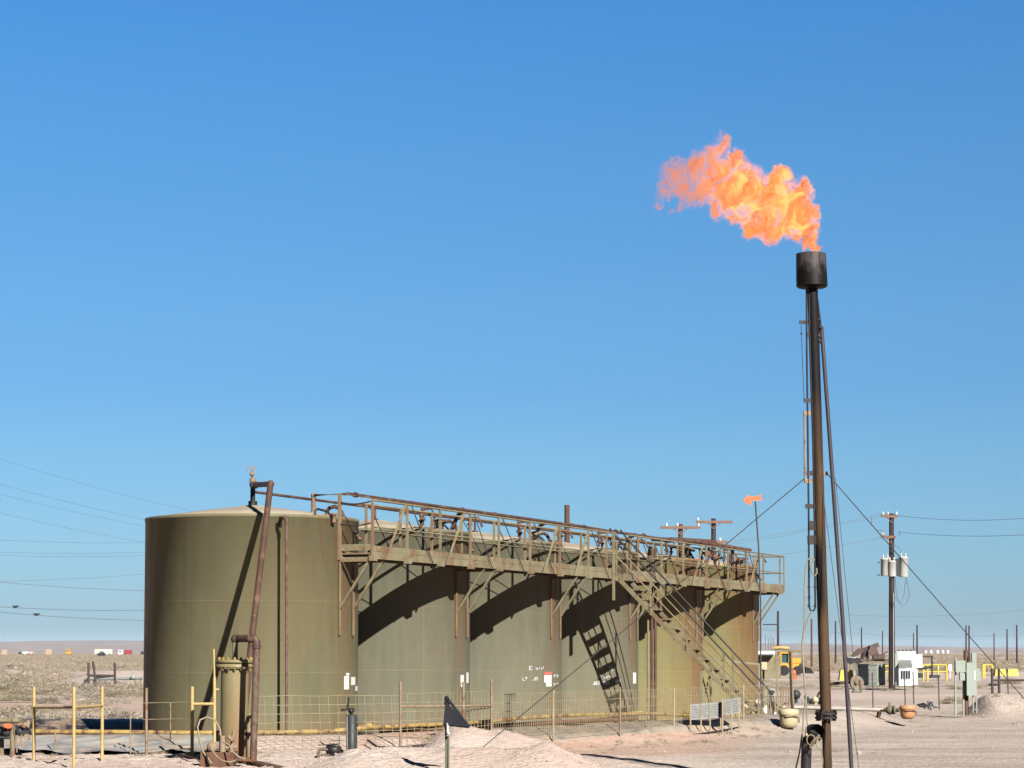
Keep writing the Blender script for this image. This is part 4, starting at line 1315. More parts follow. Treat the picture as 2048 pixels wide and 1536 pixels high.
def flame_mat():
    m = bpy.data.materials.new('gas_flame'); m.use_nodes = True
    t = m.node_tree; N = t.nodes; L = t.links; N.clear()
    o = N.new('ShaderNodeOutputMaterial')
    co = objco(t)
    def vm(op, a, b=None, s=None):
        n = N.new('ShaderNodeVectorMath'); n.operation = op
        for i, x in enumerate((a, b)):
            if x is None: continue
            if isinstance(x, (tuple, Vector)): n.inputs[i].default_value = tuple(x)
            else: L.new(x, n.inputs[i])
        if s is not None: n.inputs['Scale'].default_value = s
        return n.outputs['Value' if op in ('LENGTH', 'DISTANCE') else 'Vector']
    w1 = N.new('ShaderNodeTexNoise'); w1.inputs['Scale'].default_value = 2.6; w1.inputs['Detail'].default_value = 5; L.new(vm('MULTIPLY', co, (1, .3, 1)), w1.inputs['Vector'])
    w = vm('SCALE', vm('SUBTRACT', w1.outputs['Color'], (.5, .5, .5)), None, .62)
    w2 = N.new('ShaderNodeTexNoise'); w2.inputs['Scale'].default_value = 13; w2.inputs['Detail'].default_value = 4; L.new(vm('MULTIPLY', co, (1, .3, 1)), w2.inputs['Vector'])
    ww = vm('SCALE', vm('SUBTRACT', w2.outputs['Color'], (.5, .5, .5)), None, .24)
    pos = vm('ADD', vm('ADD', co, w), ww)
    dens = None
    for k, (p, r) in enumerate(blobs):
        d = vm('DISTANCE', pos, p - fo)
        f = mth(t, 'SUBTRACT', 1.0, mth(t, 'DIVIDE', d, r * 1.0))
        dens = f if dens is None else mth(t, 'SMOOTH_MAX', dens, f, .15)
    shape = rmp(t, dens, -.04, .26)
    cw_ = vm('MULTIPLY', vm('ADD', co, w), (1, .22, 1))
    def tn(scale, detail, rough, dist=0.0):
        n = N.new('ShaderNodeTexNoise'); n.inputs['Scale'].default_value = scale; n.inputs['Detail'].default_value = detail
        n.inputs['Roughness'].default_value = rough; n.inputs['Distortion'].default_value = dist; L.new(cw_, n.inputs['Vector']); return n.outputs['Fac']
    wisp = rmp(t, mth(t, 'ABSOLUTE', mth(t, 'SUBTRACT', tn(4.0, 9, .68, 1.2), .5)), .0, .024, 1.0, 0.0)
    wisp2 = rmp(t, mth(t, 'ABSOLUTE', mth(t, 'SUBTRACT', tn(10, 6, .68, 1.0), .5)), .0, .028, 1.0, 0.0)
    big = tn(2.4, 8, .66, .6)
    sp = N.new('ShaderNodeSeparateXYZ'); L.new(co, sp.inputs[0])
    wind = rmp(t, sp.outputs[0], -2.2, -1.1, 0.0, 1.0)
    fine = tn(13, 5, .7, .5)
    body = rmp(t, mth(t, 'ADD', mth(t, 'ADD', mth(t, 'MULTIPLY', dens, .5), mth(t, 'ADD', big, mth(t, 'MULTIPLY', mth(t, 'SUBTRACT', fine, .5), .85))), mth(t, 'ADD', mth(t, 'MULTIPLY', wind, .13), rmp(t, sp.outputs[2], .05, .65, .14, 0))), .785, .90)
    edge = rmp(t, dens, .0, .3, 1, .5)
    wd_ = mth(t, 'MULTIPLY', mth(t, 'MULTIPLY', mth(t, 'MAXIMUM', wisp, mth(t, 'MULTIPLY', wisp2, edge)), shape), 8.5)
    bd_ = mth(t, 'MULTIPLY', mth(t, 'MULTIPLY', body, shape), 10.0)
    hot = tn(3.4, 7, .62, .8)
    warmth = rmp(t, sp.outputs[0], -2.0, -1.1, .0, 1)
    heat = mth(t, 'MULTIPLY', mth(t, 'MULTIPLY', rmp(t, hot, .50, .61), rmp(t, dens, .12, .4)), warmth)
    deep = rmp(t, hot, .46, .36, 0, 1)
    c1 = mixc(t, wind, (.180, .064, .038), (.232, .068, .0150))
    c1 = mixc(t, mth(t, 'MAXIMUM', deep, rmp(t, fine, .45, .36, 0, .7)), c1, (.160, .034, .0085))
    colb = mixc(t, heat, c1, (.36, .192, .044))
    density = mth(t, 'ADD', mth(t, 'MULTIPLY', wd_, .62), bd_)
    stw = mth(t, 'MULTIPLY', wd_, mth(t, 'ADD', .5, mth(t, 'MULTIPLY', wind, .5)))
    em2 = N.new('ShaderNodeEmission'); em2.inputs[0].default_value = (.270, .090, .042, 1); L.new(stw, em2.inputs[1])
    col, stg = colb, bd_
    em = N.new('ShaderNodeEmission'); L.new(col, em.inputs[0]); L.new(stg, em.inputs[1])
    ab = N.new('ShaderNodeVolumeAbsorption'); ab.inputs[0].default_value = (.0, .0, .0, 1); L.new(density, ab.inputs[1])
    ad = N.new('ShaderNodeAddShader'); L.new(em.outputs[0], ad.inputs[0]); L.new(ab.outputs[0], ad.inputs[1])
    ad2 = N.new('ShaderNodeAddShader'); L.new(ad.outputs[0], ad2.inputs[0]); L.new(em2.outputs[0], ad2.inputs[1])
    L.new(ad2.outputs[0], o.inputs['Volume'])
    try: m.cycles.volume_step_rate = .08
    except Exception: pass
    return m


cvt.materials.append(flame_mat())

# black burner duct, hoses at the foot of the stack
bd = thing('black_duct', W(1612, 1560, FY - .4), 'charred black elbow duct at the foot of the flare stack', 'duct')
mb = MB(); mb.tube([W(1611, 1575, FY - .4), W(1613, 1490, FY - .4), W(1616, 1476, FY - .4)], .085, 18); mb.build('upright', M_sooty, bd)
oc = W(1626, 1465, FY - .45)
vs, fs = [], []
ax = V((.35, -1, .05)).normalized()
mb = MB(); mb.tube([oc - ax * .02, oc - ax * -.14], .14, 20, caps=False); mb.tube([oc - ax * .02, oc - ax * -.14], .128, 20, caps=False); mb.disc(oc - ax * .02, ax, .135, .01)
mb.tube([W(1616, 1482, FY - .4), oc], .09, 14)
mb.build('mouth', M_black, bd)
for pp, r, mt, lab in (
        ([(1633, 1136), (1634, 1146), (1630, 1152), (1624, 1146), (1622, 1138), (1628, 1118), (1622, 1114), (1615, 1120), (1611, 1140), (1609, 1180), (1609, 1250), (1604, 1290), (1608, 1353), (1612, 1396), (1607, 1431), (1606, 1457), (1599, 1505), (1591, 1540)], .013, M_hose, 'long pale hose hanging down the left side of the flare stack'),
        ([(1624, 1222), (1616, 1236), (1610, 1258), (1605, 1290), (1607, 1330), (1611, 1370), (1613, 1410), (1614, 1440), (1617, 1462)], .011, M_hose, 'second pale hose from the bottom of the pilot tube to the black duct')):
    mb = MB(); mb.tube([W(u, v, FY - .14) for u, v in pp], r, 8)
    single('hose', mb, mt, lab, 'hose')
mb = MB()
for k in range(4):
    c_ = W(1622 + 5 * k, 1480 + (k % 2) * 5, FY - .65); pts = []
    for a in range(15):
        an = 2 * math.pi * a / 14
        pts.append(c_ + V((.07 * math.cos(an) * (1 - .12 * k), -.02 * k, .085 * math.sin(an + k))))
    mb.tube(pts, .008, 6)
mb.tube([W(1634, 1492, FY - .6), W(1643, 1500, FY - .5), W(1646, 1520, FY - .4), W(1644, 1545, FY - .4)], .008, 6)
mb.ball(W(1613, 1470, FY - .6), .03, 8); mb.tube([W(1612, 1470, FY - .6), W(1612, 1448, FY - .6)], .008, 6)
single('wire_coil', mb, M_wire, 'coil of tan wire hanging below the mouth of the black duct', 'wire')

# guy cables
for a, b, r, lab in ((W(1608, 958, FY), W(905, 1545, 37.5), .0085, 'guy wire running down left from the flare stack to the dirt heap'),
                     (W(1655, 948, FY), W(2120, 1478, 39), .0085, 'guy wire running down right from the flare stack past the transformer pole'),
                     (W(1641, 950, FY), W(1719, 1545, FY - 1.2), .006, 'thin cable dropping along the right of the stack to the winch side'),
                     (W(1671, 955, FY - .1), W(1708, 1330, FY - .2), .005, 'thin cable right of the raking prop of the stack'),
                     (W(1652, 1100, FY), W(1652, 1545, FY - .12), .005, 'thin straight cable against the front of the stack')):
    mb = MB(); mb.tube([a, a.lerp(b, .5) - UP * .015, b], r, 6)
    single('guy_wire', mb, M_gcable, lab, 'cable', 'cables of the flare stack')

# ------------------------------------------------------------ wind vane
wv = thing('wind_vane', W(1522, 1440, 60), 'orange fish shaped arrow vane on a tall thin pole', 'wind vane')
mb = MB(); mb.tube([W(1522, 1445, 60), W(1521, 1200, 60), W(1517, 1090, 60), W(1510.5, 1003, 60)], .022, 8); mb.build('pole', M_gcable, wv)
o_ = [(1487, 998), (1499, 989), (1500, 993.5), (1508, 992), (1516, 992), (1524, 987.5), (1521, 995), (1525.5, 1002), (1516, 1000.5), (1508, 1001), (1503, 1003), (1502, 1010), (1489, 1005)]
mb = MB(); mb.prism([W(u, v, 60 - (1505 - u) * .006) for u, v in o_], V((0, .015, 0))); mb.build('arrow', M_orange, wv)

# ------------------------------------------------------------ utility poles and lines
def pole(u, vtop, Y, r, label, mat, arms=(), zb=-.9, extra=None, lean=0, group='utility poles'):
    p0 = W(u, HZ, Y); p0 = V((p0.x, Y, zb))
    p1 = W(u + lean, vtop, Y)
    t_ = thing('utility_pole', p0, label, 'pole', group)
    mb = MB(); mb.tube([p0, p1], [r * 1.2, r * .85], 12); mb.build('shaft', mat, t_)
    s = PXM(Y)
    for (v, u0, u1, brace, ins) in arms:
        mb = MB(); a, b = W(u0, v, Y - r - .05), W(u1, v + (1.5 if u1 - u0 < 45 else 0), Y - r - .05)
        mb.beam(a, b, .12, .14)
        am = mb.build('crossarm', M_arm, t_)
        if brace:
            mb = MB(); mb.beam(a.lerp(b, .3), W(u, v + 14, Y - r), .04, .04); mb.beam(a.lerp(b, .7), W(u, v + 14, Y - r), .04, .04); mb.build('brace', M_arm, t_)
        for ui in ins:
            q = W(ui, v - 1, Y - r - .05)
            mb = MB(); mb.lathe(q, [(.02, 0), (.06, .05), (.07, .1), (.05, .13), (.07, .17), (.02, .22)], 12); mb.build('insulator', M_ins, t_)
    return t_


pole(1134, 1010, 100, .14, 'plain wooden pole without crossarm rising behind the third tank', M_polebr)
pole(1361, 1048, 118, .15, 'wooden pole with a pale crossarm behind the far tanks, the left of two', M_polebr, [(1055, 1321, 1400, True, (1333, 1355, 1397))])
pole(1427, 1037, 118, .15, 'darker wooden pole with a crossarm behind the far tanks, the right of two', M_pole, [(1044, 1392, 1465, True, (1396,)), (1084, 1405, 1455, False, (1440,))])
tpole = pole(1783, 1027, 125, .165, 'dark wooden pole carrying three grey transformers at right', M_pole, [(1032, 1763, 1795, True, (1766, 1776, 1793)), (1073, 1763, 1791, True, (1766,))], zb=-.6, lean=0)
for (u, Y, v0, v1, r) in ((1771, 124.2, 1116, 1152, .27), (1784, 124.0, 1121, 1153, .24), (1807, 124.8, 1113, 1154, .27)):
    mb = MB(); b = W(u, v1, Y); h = W(u, v0, Y).z - b.z
    mb.lathe(b, [(r * .9, 0), (r, .05), (r, h - .12), (r * 1.06, h - .11), (r * 1.06, h - .06), (r * .5, h)], 24)
    tr_ = mb.build('transformer', M_trans, tpole)
    for du in (-.13, .13):
        mb = MB(); mb.lathe(b + V((du, -.05, h - .05)), [(.03, 0), (.06, .05), (.03, .1), (.06, .16), (.02, .24)], 10); mb.build('bushing', M_ins, tr_)
mb = MB(); mb.box(W(1796, 1135, 124.7), (.45, .1, 1.0)); mb.beam(W(1760, 1125, 124.5), W(1756, 1125, 124.5), .05, .05); mb.beam(W(1760, 1150, 124.5), W(1754, 1150, 124.5), .05, .05); mb.build('transformer_rack', M_dkgrey, tpole)
for pp in ([(1790, 1153), (1793, 1190), (1800, 1207), (1808, 1190), (1812, 1155)], [(1813, 1155), (1819, 1190), (1812, 1208), (1803, 1210), (1790, 1195)], [(1753, 1060), (1770, 1061)], [(1744, 1030), (1743, 1050), (1754, 1061)], [(1787, 1090), (1797, 1093), (1803, 1103)], [(1799, 1062), (1799, 1072)]):
    mb = MB(); mb.tube([W(u, v, 124.3) for u, v in pp], .022, 6); mb.build('jumper_wire', M_cable, tpole)
mb = MB()
mb.tube([W(1787, 1186, 124.7), W(1787, 1370, 124.7)], .02, 8); mb.build('conduit_or_lit_edge', M_trans, tpole)  # pale tube added as the sunlit right edge of the pole

FAR = [(1508, 1280, 300, .15), (1556, 1222, 230, .13), (1623, 1238, 260, .12), (1671, 1242, 330, .13), (1723, 1255, 420, .14), (1765, 1262, 500, .14), (1827, 1266, 520, .14), (1834, 1250, 380, .15), (1932, 1251, 400, .15), (1938, 1251, 400, .15), (1988, 1266, 520, .14), (2014, 1258, 430, .15), (2033.5, 1250, 380, .16),
       (1531, 1270, 420, .10), (1542, 1272, 420, .10), (1537, 1276, 420, .10), (1547, 1275, 420, .10)]
fl_lab = ['short far pole right beside the farthest tank', 'taller far pole with a level cross wire right of the farthest tank', 'thin far pole just left of the flare stack', 'far pole just right of the flare stack',
          'far pole above the pumpjack, left of the transformer pole', 'lowest far pole just left of the transformer pole', 'lower far pole of a pair above the white cabinets', 'taller far pole of a pair above the white cabinets',
          'left of the twin far poles above the breaker panel', 'right of the twin far poles above the breaker panel', 'lowest far pole near the right edge', 'far pole second from the right edge', 'far pole nearest the right edge']
for k, (u, v, Y, r) in enumerate(FAR):
    if k < 13:
        pole(u, v, Y, r, fl_lab[k], M_polebr if k in (2,) else M_pole, group='far poles on the plain')
    else:
        mb = MB(); a = W(u, v, Y); mb.tube([V((a.x, Y, -.6)), a], r, 6)
        single('mast', mb, M_steel, 'thin far grey mast in the cluster right of the farthest tank', 'mast', 'cluster of far masts')

def line(p, sag, r, label, group, mat=M_cable):
    pts = []
    a, b = p
    for k in range(13):
        t_ = k / 12
        q = a.lerp(b, t_); q = q - UP * (sag * 4 * t_ * (1 - t_)); pts.append(q)
    mb = MB(); mb.tube(pts, r, 5)
    return single('power_line', mb, mat, label, 'power line', group)


LL = [((-40, 905), (420, 1030), 'topmost power line at the left, slanting down to the nearest tank'), ((-40, 957), (420, 1064), 'second power line from the top at the left'), ((-40, 978), (420, 1074), 'third power line from the top at the left'),
      ((-40, 1016), (420, 1104), 'fourth power line from the top at the left'), ((-40, 1078), (420, 1080), 'nearly level power line, fifth from the top at the left'), ((-40, 1103), (420, 1097), 'sixth power line at the left, rising slightly'),
      ((-40, 1109), (420, 1104), 'seventh power line at the left, just below the sixth'), ((-40, 1163), (420, 1134), 'power line rising towards the nearest tank at the left'), ((-40, 1160), (420, 1182), 'third lowest power line at the left'),
      ((-40, 1211), (420, 1215), 'second lowest power line at the left, with a dark clamp on it'), ((-40, 1220), (420, 1240), 'lowest power line at the left, with a dark clamp on it')]
for k, (a, b, lab) in enumerate(LL):
    Y = 150 if k < 9 else 130
    o = line((W(*a, Y), W(*b, Y + 20)), .25, .010 if k not in (9, 10, 8) else .016, lab, 'power lines at the left')
    if k in (9, 10):
        u, v = ((32, 1213), (74, 1228.5))[k - 9]
        q = W(u, v, 131.5)
        LOC[o.name] = V(o.location)
        mb = MB(); mb.tube([q + V((-.22, 0, .03)), q + V((-.05, 0, -.03)), q + V((.2, 0, .04))], [.03, .09, .02], 8); mb.build('line_clamp', M_dkgrey, o)
for a, b, Ya, Yb, s, lab in (((1766, 1027), (2100, 1032), 125, 110, .3, 'upper power line running right from the transformer pole'), ((1797, 1064), (2100, 1066), 125, 110, .2, 'lower power line running right from the transformer pole'),
                       ((1764, 1029), (1398, 1092), 125, 118, .1, 'upper power line between the transformer pole and the tanks'), ((1766, 1032), (1398, 1098), 125, 118, .1, 'power line just under the upper one left of the transformer pole'),
                       ((1763, 1075), (1330, 1125), 125, 118, .3, 'lowest power line left of the transformer pole'), ((1500, 1255), (1640, 1262), 240, 330, .3, 'far level power line just right of the farthest tank'),
                       ((1640, 1262), (2100, 1264), 330, 380, .8, 'far low power line above the plain at right'), ((1700, 1230), (2100, 1214), 300, 300, .6, 'faint far power line rising to the right edge')):
    line((W(*a, Ya), W(*b, Yb)), s, .011 if Ya < 200 else .02, lab, 'power lines at the right')
mb = MB(); mb.beam(W(1526, 1249, 230), W(1558, 1249, 230), .12, .12)
single('cross_wire', mb, M_pole, 'level bar tied to the far pole right of the farthest tank', 'bar')

# ------------------------------------------------------------ equipment on the right
# breaker panel rack
BY = 72.0
br = thing('breaker_rack', W(1931, 1425, BY), 'rack of sage green electrical boxes on a rusty post at right', 'electrical rack')
def bx(mb, u0, u1, v0, v1, Y, d):
    a, b = W(u0, v1, Y), W(u1, v0, Y)
    mb.box(((a.x + b.x) / 2, Y + d / 2, (a.z + b.z) / 2), (b.x - a.x, d, b.z - a.z)); return mb
mb = MB(); mb.tube([W(1933, 1430, BY), W(1931.5, 1300, BY)], .075, 14); mb.build('post', M_rust, br)
bx(MB(), 1934, 1953, 1325, 1391, BY - .35, .25).build('cabinet', M_green_box, br)
c2 = bx(MB(), 1911.5, 1931, 1321, 1344, BY - .3, .2).build('meter_box', M_green_box, br)
bx(MB(), 1953.2, 1960, 1337, 1362, BY - .3, .18).build('switch_box', M_green_box, br)
bx(MB(), 1920, 1930, 1345, 1361, BY - .28, .15).build('switch_box', M_green_box, br)
bx(MB(), 1944, 1953, 1306, 1324.6, BY - .3, .15).build('switch_box', M_green_box, br)
bx(MB(), 1948, 1950.5, 1341, 1360, BY - .36, .008).build('label_plate', M_white, br)
for u, v0 in ((1911, 1318), (1927, 1345)):
    mb = MB(); mb.beam(W(u, v0, BY - .1), W(u, 1426, BY - .1) - UP * .1, .09, .05, up=(1, 0, 0)); mb.build('leg', M_green_box, br)
mb = MB()
for u in (1946, 1953): mb.tube([W(u, 1391, BY - .25), W(u, 1426, BY - .25)], .025, 8)
mb.tube([W(1936, 1330, BY - .3), W(1931, 1345, BY - .3)], .03, 8)
mb.build('conduit_or_lit_edge', M_green_box, br)

# padmount cabinets by the pole
tx = thing('ground_cabinet', W(1745, 1370, 128), 'low pale green cabinet with a louvred front left of the transformer pole', 'cabinet')
CY = 128.0
a, b = W(1712, 1369, CY), W(1770, 1331, CY)
ctr = V((W(1741, 1369, CY).x, CY, (a.z + b.z) / 2))
rot = R(-32)
mb = MB(); mb.box(ctr, (1.35, 1.25, b.z - a.z + .1), rz=rot); mb.build('body', M_green_box, tx)
mb = MB(); mb.box(ctr + UP * ((b.z - a.z) / 2 + .07), (1.42, 1.32, .05), rz=rot); mb.build('lid', M_green_box, tx)
fr = ctr + V((math.sin(rot) * .64, -math.cos(rot) * .64, 0))
mb = MB()
for k in range(12): mb.box(fr + UP * (-.45 + .075 * k), (1.2, .02, .05), rz=rot)
mb.build('louvres', M_trans, tx)
wcab = thing('white_enclosure', W(1815, 1370, 126), 'tall white electrical enclosure right of the transformer pole', 'enclosure')
mb = MB(); bx(mb, 1794, 1832, 1303, 1364, 126.5, 1.2); mb.build('body', M_white, wcab)
bx(MB(), 1832.3, 1844.5, 1309, 1335, 126.9, .9).build('side_box', M_white, wcab)
bx(MB(), 1786, 1797, 1305, 1335, 126, .45).build('grey_box', M_green_box, wcab)
mb = MB(); bx(mb, 1798, 1825, 1337, 1371, 125.2, .8); mb.build('lower_box', M_white, wcab)
bx(MB(), 1825.3, 1835, 1340, 1369, 125.8, .8).build('lower_box', M_white, wcab)
mb = MB()
for u in (1803, 1808, 1813, 1818): bx(mb, u, u + 2.4, 1341, 1357, 125.12, .06)
mb.build('vent_slot', M_dkgrey, wcab)
mb = MB(); p_, q_ = W(1798, 1322, 125.5), W(1828, 1322, 125.5)
mb.prism([W(1797, 1336, 125.15), W(1798, 1321, 126.45), W(1823, 1321, 126.45), W(1825, 1336, 125.15)], V((0, .03, .03))); mb.build('sloped_hood', M_steel, wcab)
mb = MB()
for u in (1800, 1808, 1816, 1824): mb.tube([W(u, 1303, 126.9), W(u, 1299.5, 126.9)], .12, 10)
mb.build('roof_cap', M_steel, wcab)
# yellow pipe rails
def yrail(name, posts, v0, v1, Y, label, bars=(0, .5)):
    t_ = thing(name, W(posts[0], v1, Y), label, 'barrier', 'yellow barriers')
    for u in posts:
        mb = MB(); mb.tube([W(u, v1, Y) - UP * .2, W(u, v0, Y)], .07, 8); mb.build('post', M_bright_yellow, t_)
    for f_ in bars:
        mb = MB(); mb.tube([W(posts[0], v0 + (v1 - v0) * f_, Y), W(posts[-1], v0 + (v1 - v0) * f_, Y)], .05, 8); mb.build('rail', M_bright_yellow, t_)


yrail('pipe_barrier', (1766, 1778), 1332, 1356, 150, 'short yellow pipe barrier between the green cabinet and the transformer pole')
yrail('pipe_barrier', (1846, 1855, 1876, 1893), 1330, 1357, 150, 'long yellow pipe barrier right of the white enclosure')
yrail('pipe_barrier', (1966, 1969, 1984), 1330, 1350, 150, 'yellow pipe barrier behind the breaker rack', (0,))
for (u0, u1, v0, v1, Y, lab) in ((1679, 1711, 1340, 1361, 128.5, 'bright yellow block left of the green cabinet'), (1990, 2040, 1338, 1352, 140, 'row of bright yellow blocks near the right edge')):
    mb = MB()
    n_ = max(1, int((u1 - u0) / 17))
    for k in range(n_):
        ua, ub = u0 + (u1 - u0) * k / n_, u0 + (u1 - u0) * (k + .92) / n_
        a, b = W(ua, v1, Y), W(ub, v0, Y)
        mb.box(((a.x + b.x) / 2, Y + .3, (a.z + b.z) / 2), (b.x - a.x, .6, b.z - a.z), taper=.8)
    single('concrete_block', mb, M_bright_yellow, lab, 'barrier block', 'yellow blocks')
# junk between the rails: dark gear and a small box
mb = MB(); bx(mb, 1836, 1846, 1346, 1356, 145, .8); bx(mb, 1862, 1880, 1350, 1356, 146, .6); mb.tube([W(1838, 1338, 145), W(1862, 1334, 145)], .08, 8); mb.tube([W(1864, 1312, 146), W(1864, 1350, 146)], .06, 8); mb.tube([W(1846, 1313, 146), W(1865, 1313, 146)], .05, 8)
single('pump_skid', mb, M_dkgrey, 'dark pump skid behind the yellow barrier beside the white enclosure', 'pump')
mb = MB(); bx(mb, 1897, 1904, 1329, 1341, 150, .5); mb.tube([W(1900, 1341, 150), W(1900, 1356, 150)], .05, 8)
single('control_box', mb, M_white, 'small pale control box on a stand left of the breaker rack', 'box')

# pumpjack
PY = 230.0
pj = thing('pumpjack', W(1740, 1323, PY), 'weathered brown pumpjack with its horse head tipped down, far right', 'pumpjack')
M_pj = paint('pumpjack_rust', (.11, .075, .06), (.06, .04, .035), 1.2, .8)
mb = MB(); mb.beam(W(1712, 1306, PY), W(1757, 1289, PY), .35, .45); mb.build('walking_beam', M_pj, pj)
mb = MB(); mb.prism([W(1703, 1312, PY - .2), W(1708, 1305, PY - .2), W(1719, 1296, PY - .2), W(1722, 1303, PY - .2), W(1715, 1311, PY - .2), W(1706, 1316, PY - .2)], V((0, .45, 0))); mb.build('horse_head', M_pj, pj)
for du in (-9, 4):
    mb = MB(); mb.beam(W(1731 + du, 1323, PY - .2), W(1733, 1298, PY), .3, .3); mb.build('samson_post', M_pole, pj)
mb = MB(); mb.disc(W(1745, 1303, PY - .6), (0, 1, 0), .45, .2, 20); mb.prism([W(1739, 1290, PY - .5), W(1752, 1291, PY - .5), W(1758, 1308, PY - .5), W(1741, 1311, PY - .5)], V((0, .3, 0))); mb.build('counterweight', M_pj, pj)
mb = MB(); mb.beam(W(1706, 1320, PY), W(1776, 1321, PY), .8, .22); mb.beam(W(1744, 1318, PY), W(1776, 1303, PY), .12, .14); mb.box(W(1757, 1315, PY), (1.2, .8, .7)); mb.build('base', M_pj, pj)
mb = MB(); bx(mb, 1697, 1719, 1314, 1321, 225, 2.0); mb2 = thing('parked_truck', W(1708, 1322, 225), 'pale grey parked vehicle left of the pumpjack', 'truck')
mb.build('body', M_trans, mb2); bx(MB(), 1701, 1714, 1316, 1319, 224.95, .1).build('window', M_glass, mb2)
mb = MB(); mb.disc(W(1701, 1321.5, 224.9), (0, 1, 0), .35, .3, 14); mb.disc(W(1715, 1321.5, 224.9), (0, 1, 0), .35, .3, 14); mb.build('wheels', M_black, mb2)

# distant tanks at right
for k, u in enumerate((1851, 1861.5, 1874.5, 1885, 1895)):
    mb = MB(); b = W(u, 1305, 2300); mb.lathe(V((b.x, 2300, -.6)), [(1.8, 0), (1.8, 3.6), (.1, 4.0)], 16)
    single('white_tank', mb, M_trans, ['leftmost of five tiny white tanks on the plain', 'second of five tiny white tanks on the plain', 'middle one of five tiny white tanks on the plain', 'fourth of five tiny white tanks on the plain', 'rightmost of five tiny white tanks on the plain'][k], 'tank', 'tiny white tanks on the plain')

# black pipe rail at far right
rr = thing('pipe_rail', W(1985, 1388, 85), 'dark brown pipe rail fence at the right edge behind the gravel heap', 'fence')
M_dbr = paint('dark_brown_pipe', (.055, .04, .04), None, 3, .6)
for u in (1985, 1998.5):
    mb = MB(); mb.tube([W(u, 1390, 85) - UP * .1, W(u - 1, 1337, 85)], .05, 10); mb.build('post', M_dbr, rr)
mb = MB(); mb.tube([W(1985, 1360.5, 85), W(2110, 1360, 85)], .045, 10); mb.build('rail', M_dbr, rr)
# t-post barbed fence in the right
tf = thing('t_post_fence', W(1810, 1405, 80), 'thin dark steel posts with wire strands crossing the scrub at right', 'fence')
for u, v0, v1 in ((1744.5, 1345, 1405), (1809, 1352, 1407), (1826, 1343, 1398), (1877, 1355, 1420), (2015, 1350, 1385)):
    mb = MB(); mb.beam(W(u + 1.5, v1, 82) - UP * .2, W(u, v0, 82), .045, .04, up=(1, 0, 0)); mb.build('post', M_dbr, tf)
for v in (1359, 1372):
    mb = MB(); mb.tube([W(1700, v, 82), W(1809, v + 1, 82), W(1905, v + 1, 82)], .006, 5); mb.build('strand', M_gcable, tf)

# white line with valve and tubs
wl = thing('white_line', W(1600, 1418, 66), 'white plastic pipe lying along the ground at right of the stack', 'pipe')
mb = MB(); mb.tube([W(1480, 1413, 66), W(1600, 1415, 66), W(1690, 1418, 65), W(1768, 1420, 64.5)], .055, 12); mb.build('pipe_run', M_white if False else paint('dusty_white_pipe', (.50, .46, .40), None, 3, .6), wl)
mb = MB(); mb.ball(W(1780, 1420, 64), .14, 12); mb.tube([W(1768, 1420, 64.4), W(1800, 1420, 64)], .06, 10); mb.tube([W(1780, 1420, 64), W(1779, 1405, 64)], .03, 8); mb.disc(W(1788, 1420, 63.9), (1, 0, 0), .13, .05)
mb.build('valve', paint('olive_valve', (.13, .125, .08), None, 4, .6, rust=.3), wl)
mb = MB(); mb.beam(W(1758, 1416, 64.6), W(1755, 1440, 64.4), .08, .05); mb.beam(W(1762, 1420, 64.4), W(1757, 1438, 64.2), .05, .05); mb.build('stand', M_rust, wl)


def tub(u0, u1, v0, v1, Y, mat, label, side):
    b = W((u0 + u1) / 2, v1, Y); r = (u1 - u0) / 2 / PXM(Y); h = W(0, v0, Y).z - b.z
    t_ = thing('pot', b, label, 'pot', 'lidded pots at the pipe ends')
    mb = MB(); mb.lathe(b, [(r * .45, 0), (r * .72, h * .06), (r * .86, h * .25), (r * .9, h * .68), (r * .9, h * .7)], 28); mb.build('bowl', mat, t_)
    mb = MB(); mb.lathe(b, [(r * .98, h * .69), (r, h * .72), (r, h * .88), (r * .93, h * .95), (r * .1, h)], 28); mb.build('lid', mat, t_)
    mb = MB(); mb.tube([b + V((-r * .95, -r * .3, h * .7)), b + V((-r * .3, -r * .98, h * .58)), b + V((r * .5, -r * .95, h * .62)), b + V((r * .92, -r * .5, h * .55)), b + V((r * 1.0, -r * .1, h * .3))], .014, 6); mb.build('bail', M_rust, t_)
    return t_


tub(1557, 1598, 1417, 1456, 57, M_tub, 'cream round pot on the end of the yellow pipe', 0)
tub(1799, 1832, 1410, 1438, 63, M_otub, 'orange tan round pot at the end of the white pipe', 0)
# tangle of grey hoses right of the orange pot
rnd2 = random.Random(8)
mb = MB()
for k in range(7):
    a, b = W(1834 + rnd2.uniform(0, 26), 1404 + rnd2.uniform(0, 10), 66 + .2 * k), W(1850 + rnd2.uniform(0, 28), 1419 - rnd2.uniform(0, 6), 65.2 + .1 * k)
    mb.tube([a, a.lerp(b, .5) + UP * rnd2.uniform(.02, .2), b], rnd2.uniform(.02, .04), 8)
single('pipe_scraps', mb, M_steel, 'jumble of grey pipe scraps on the ground right of the orange pot', 'scrap')

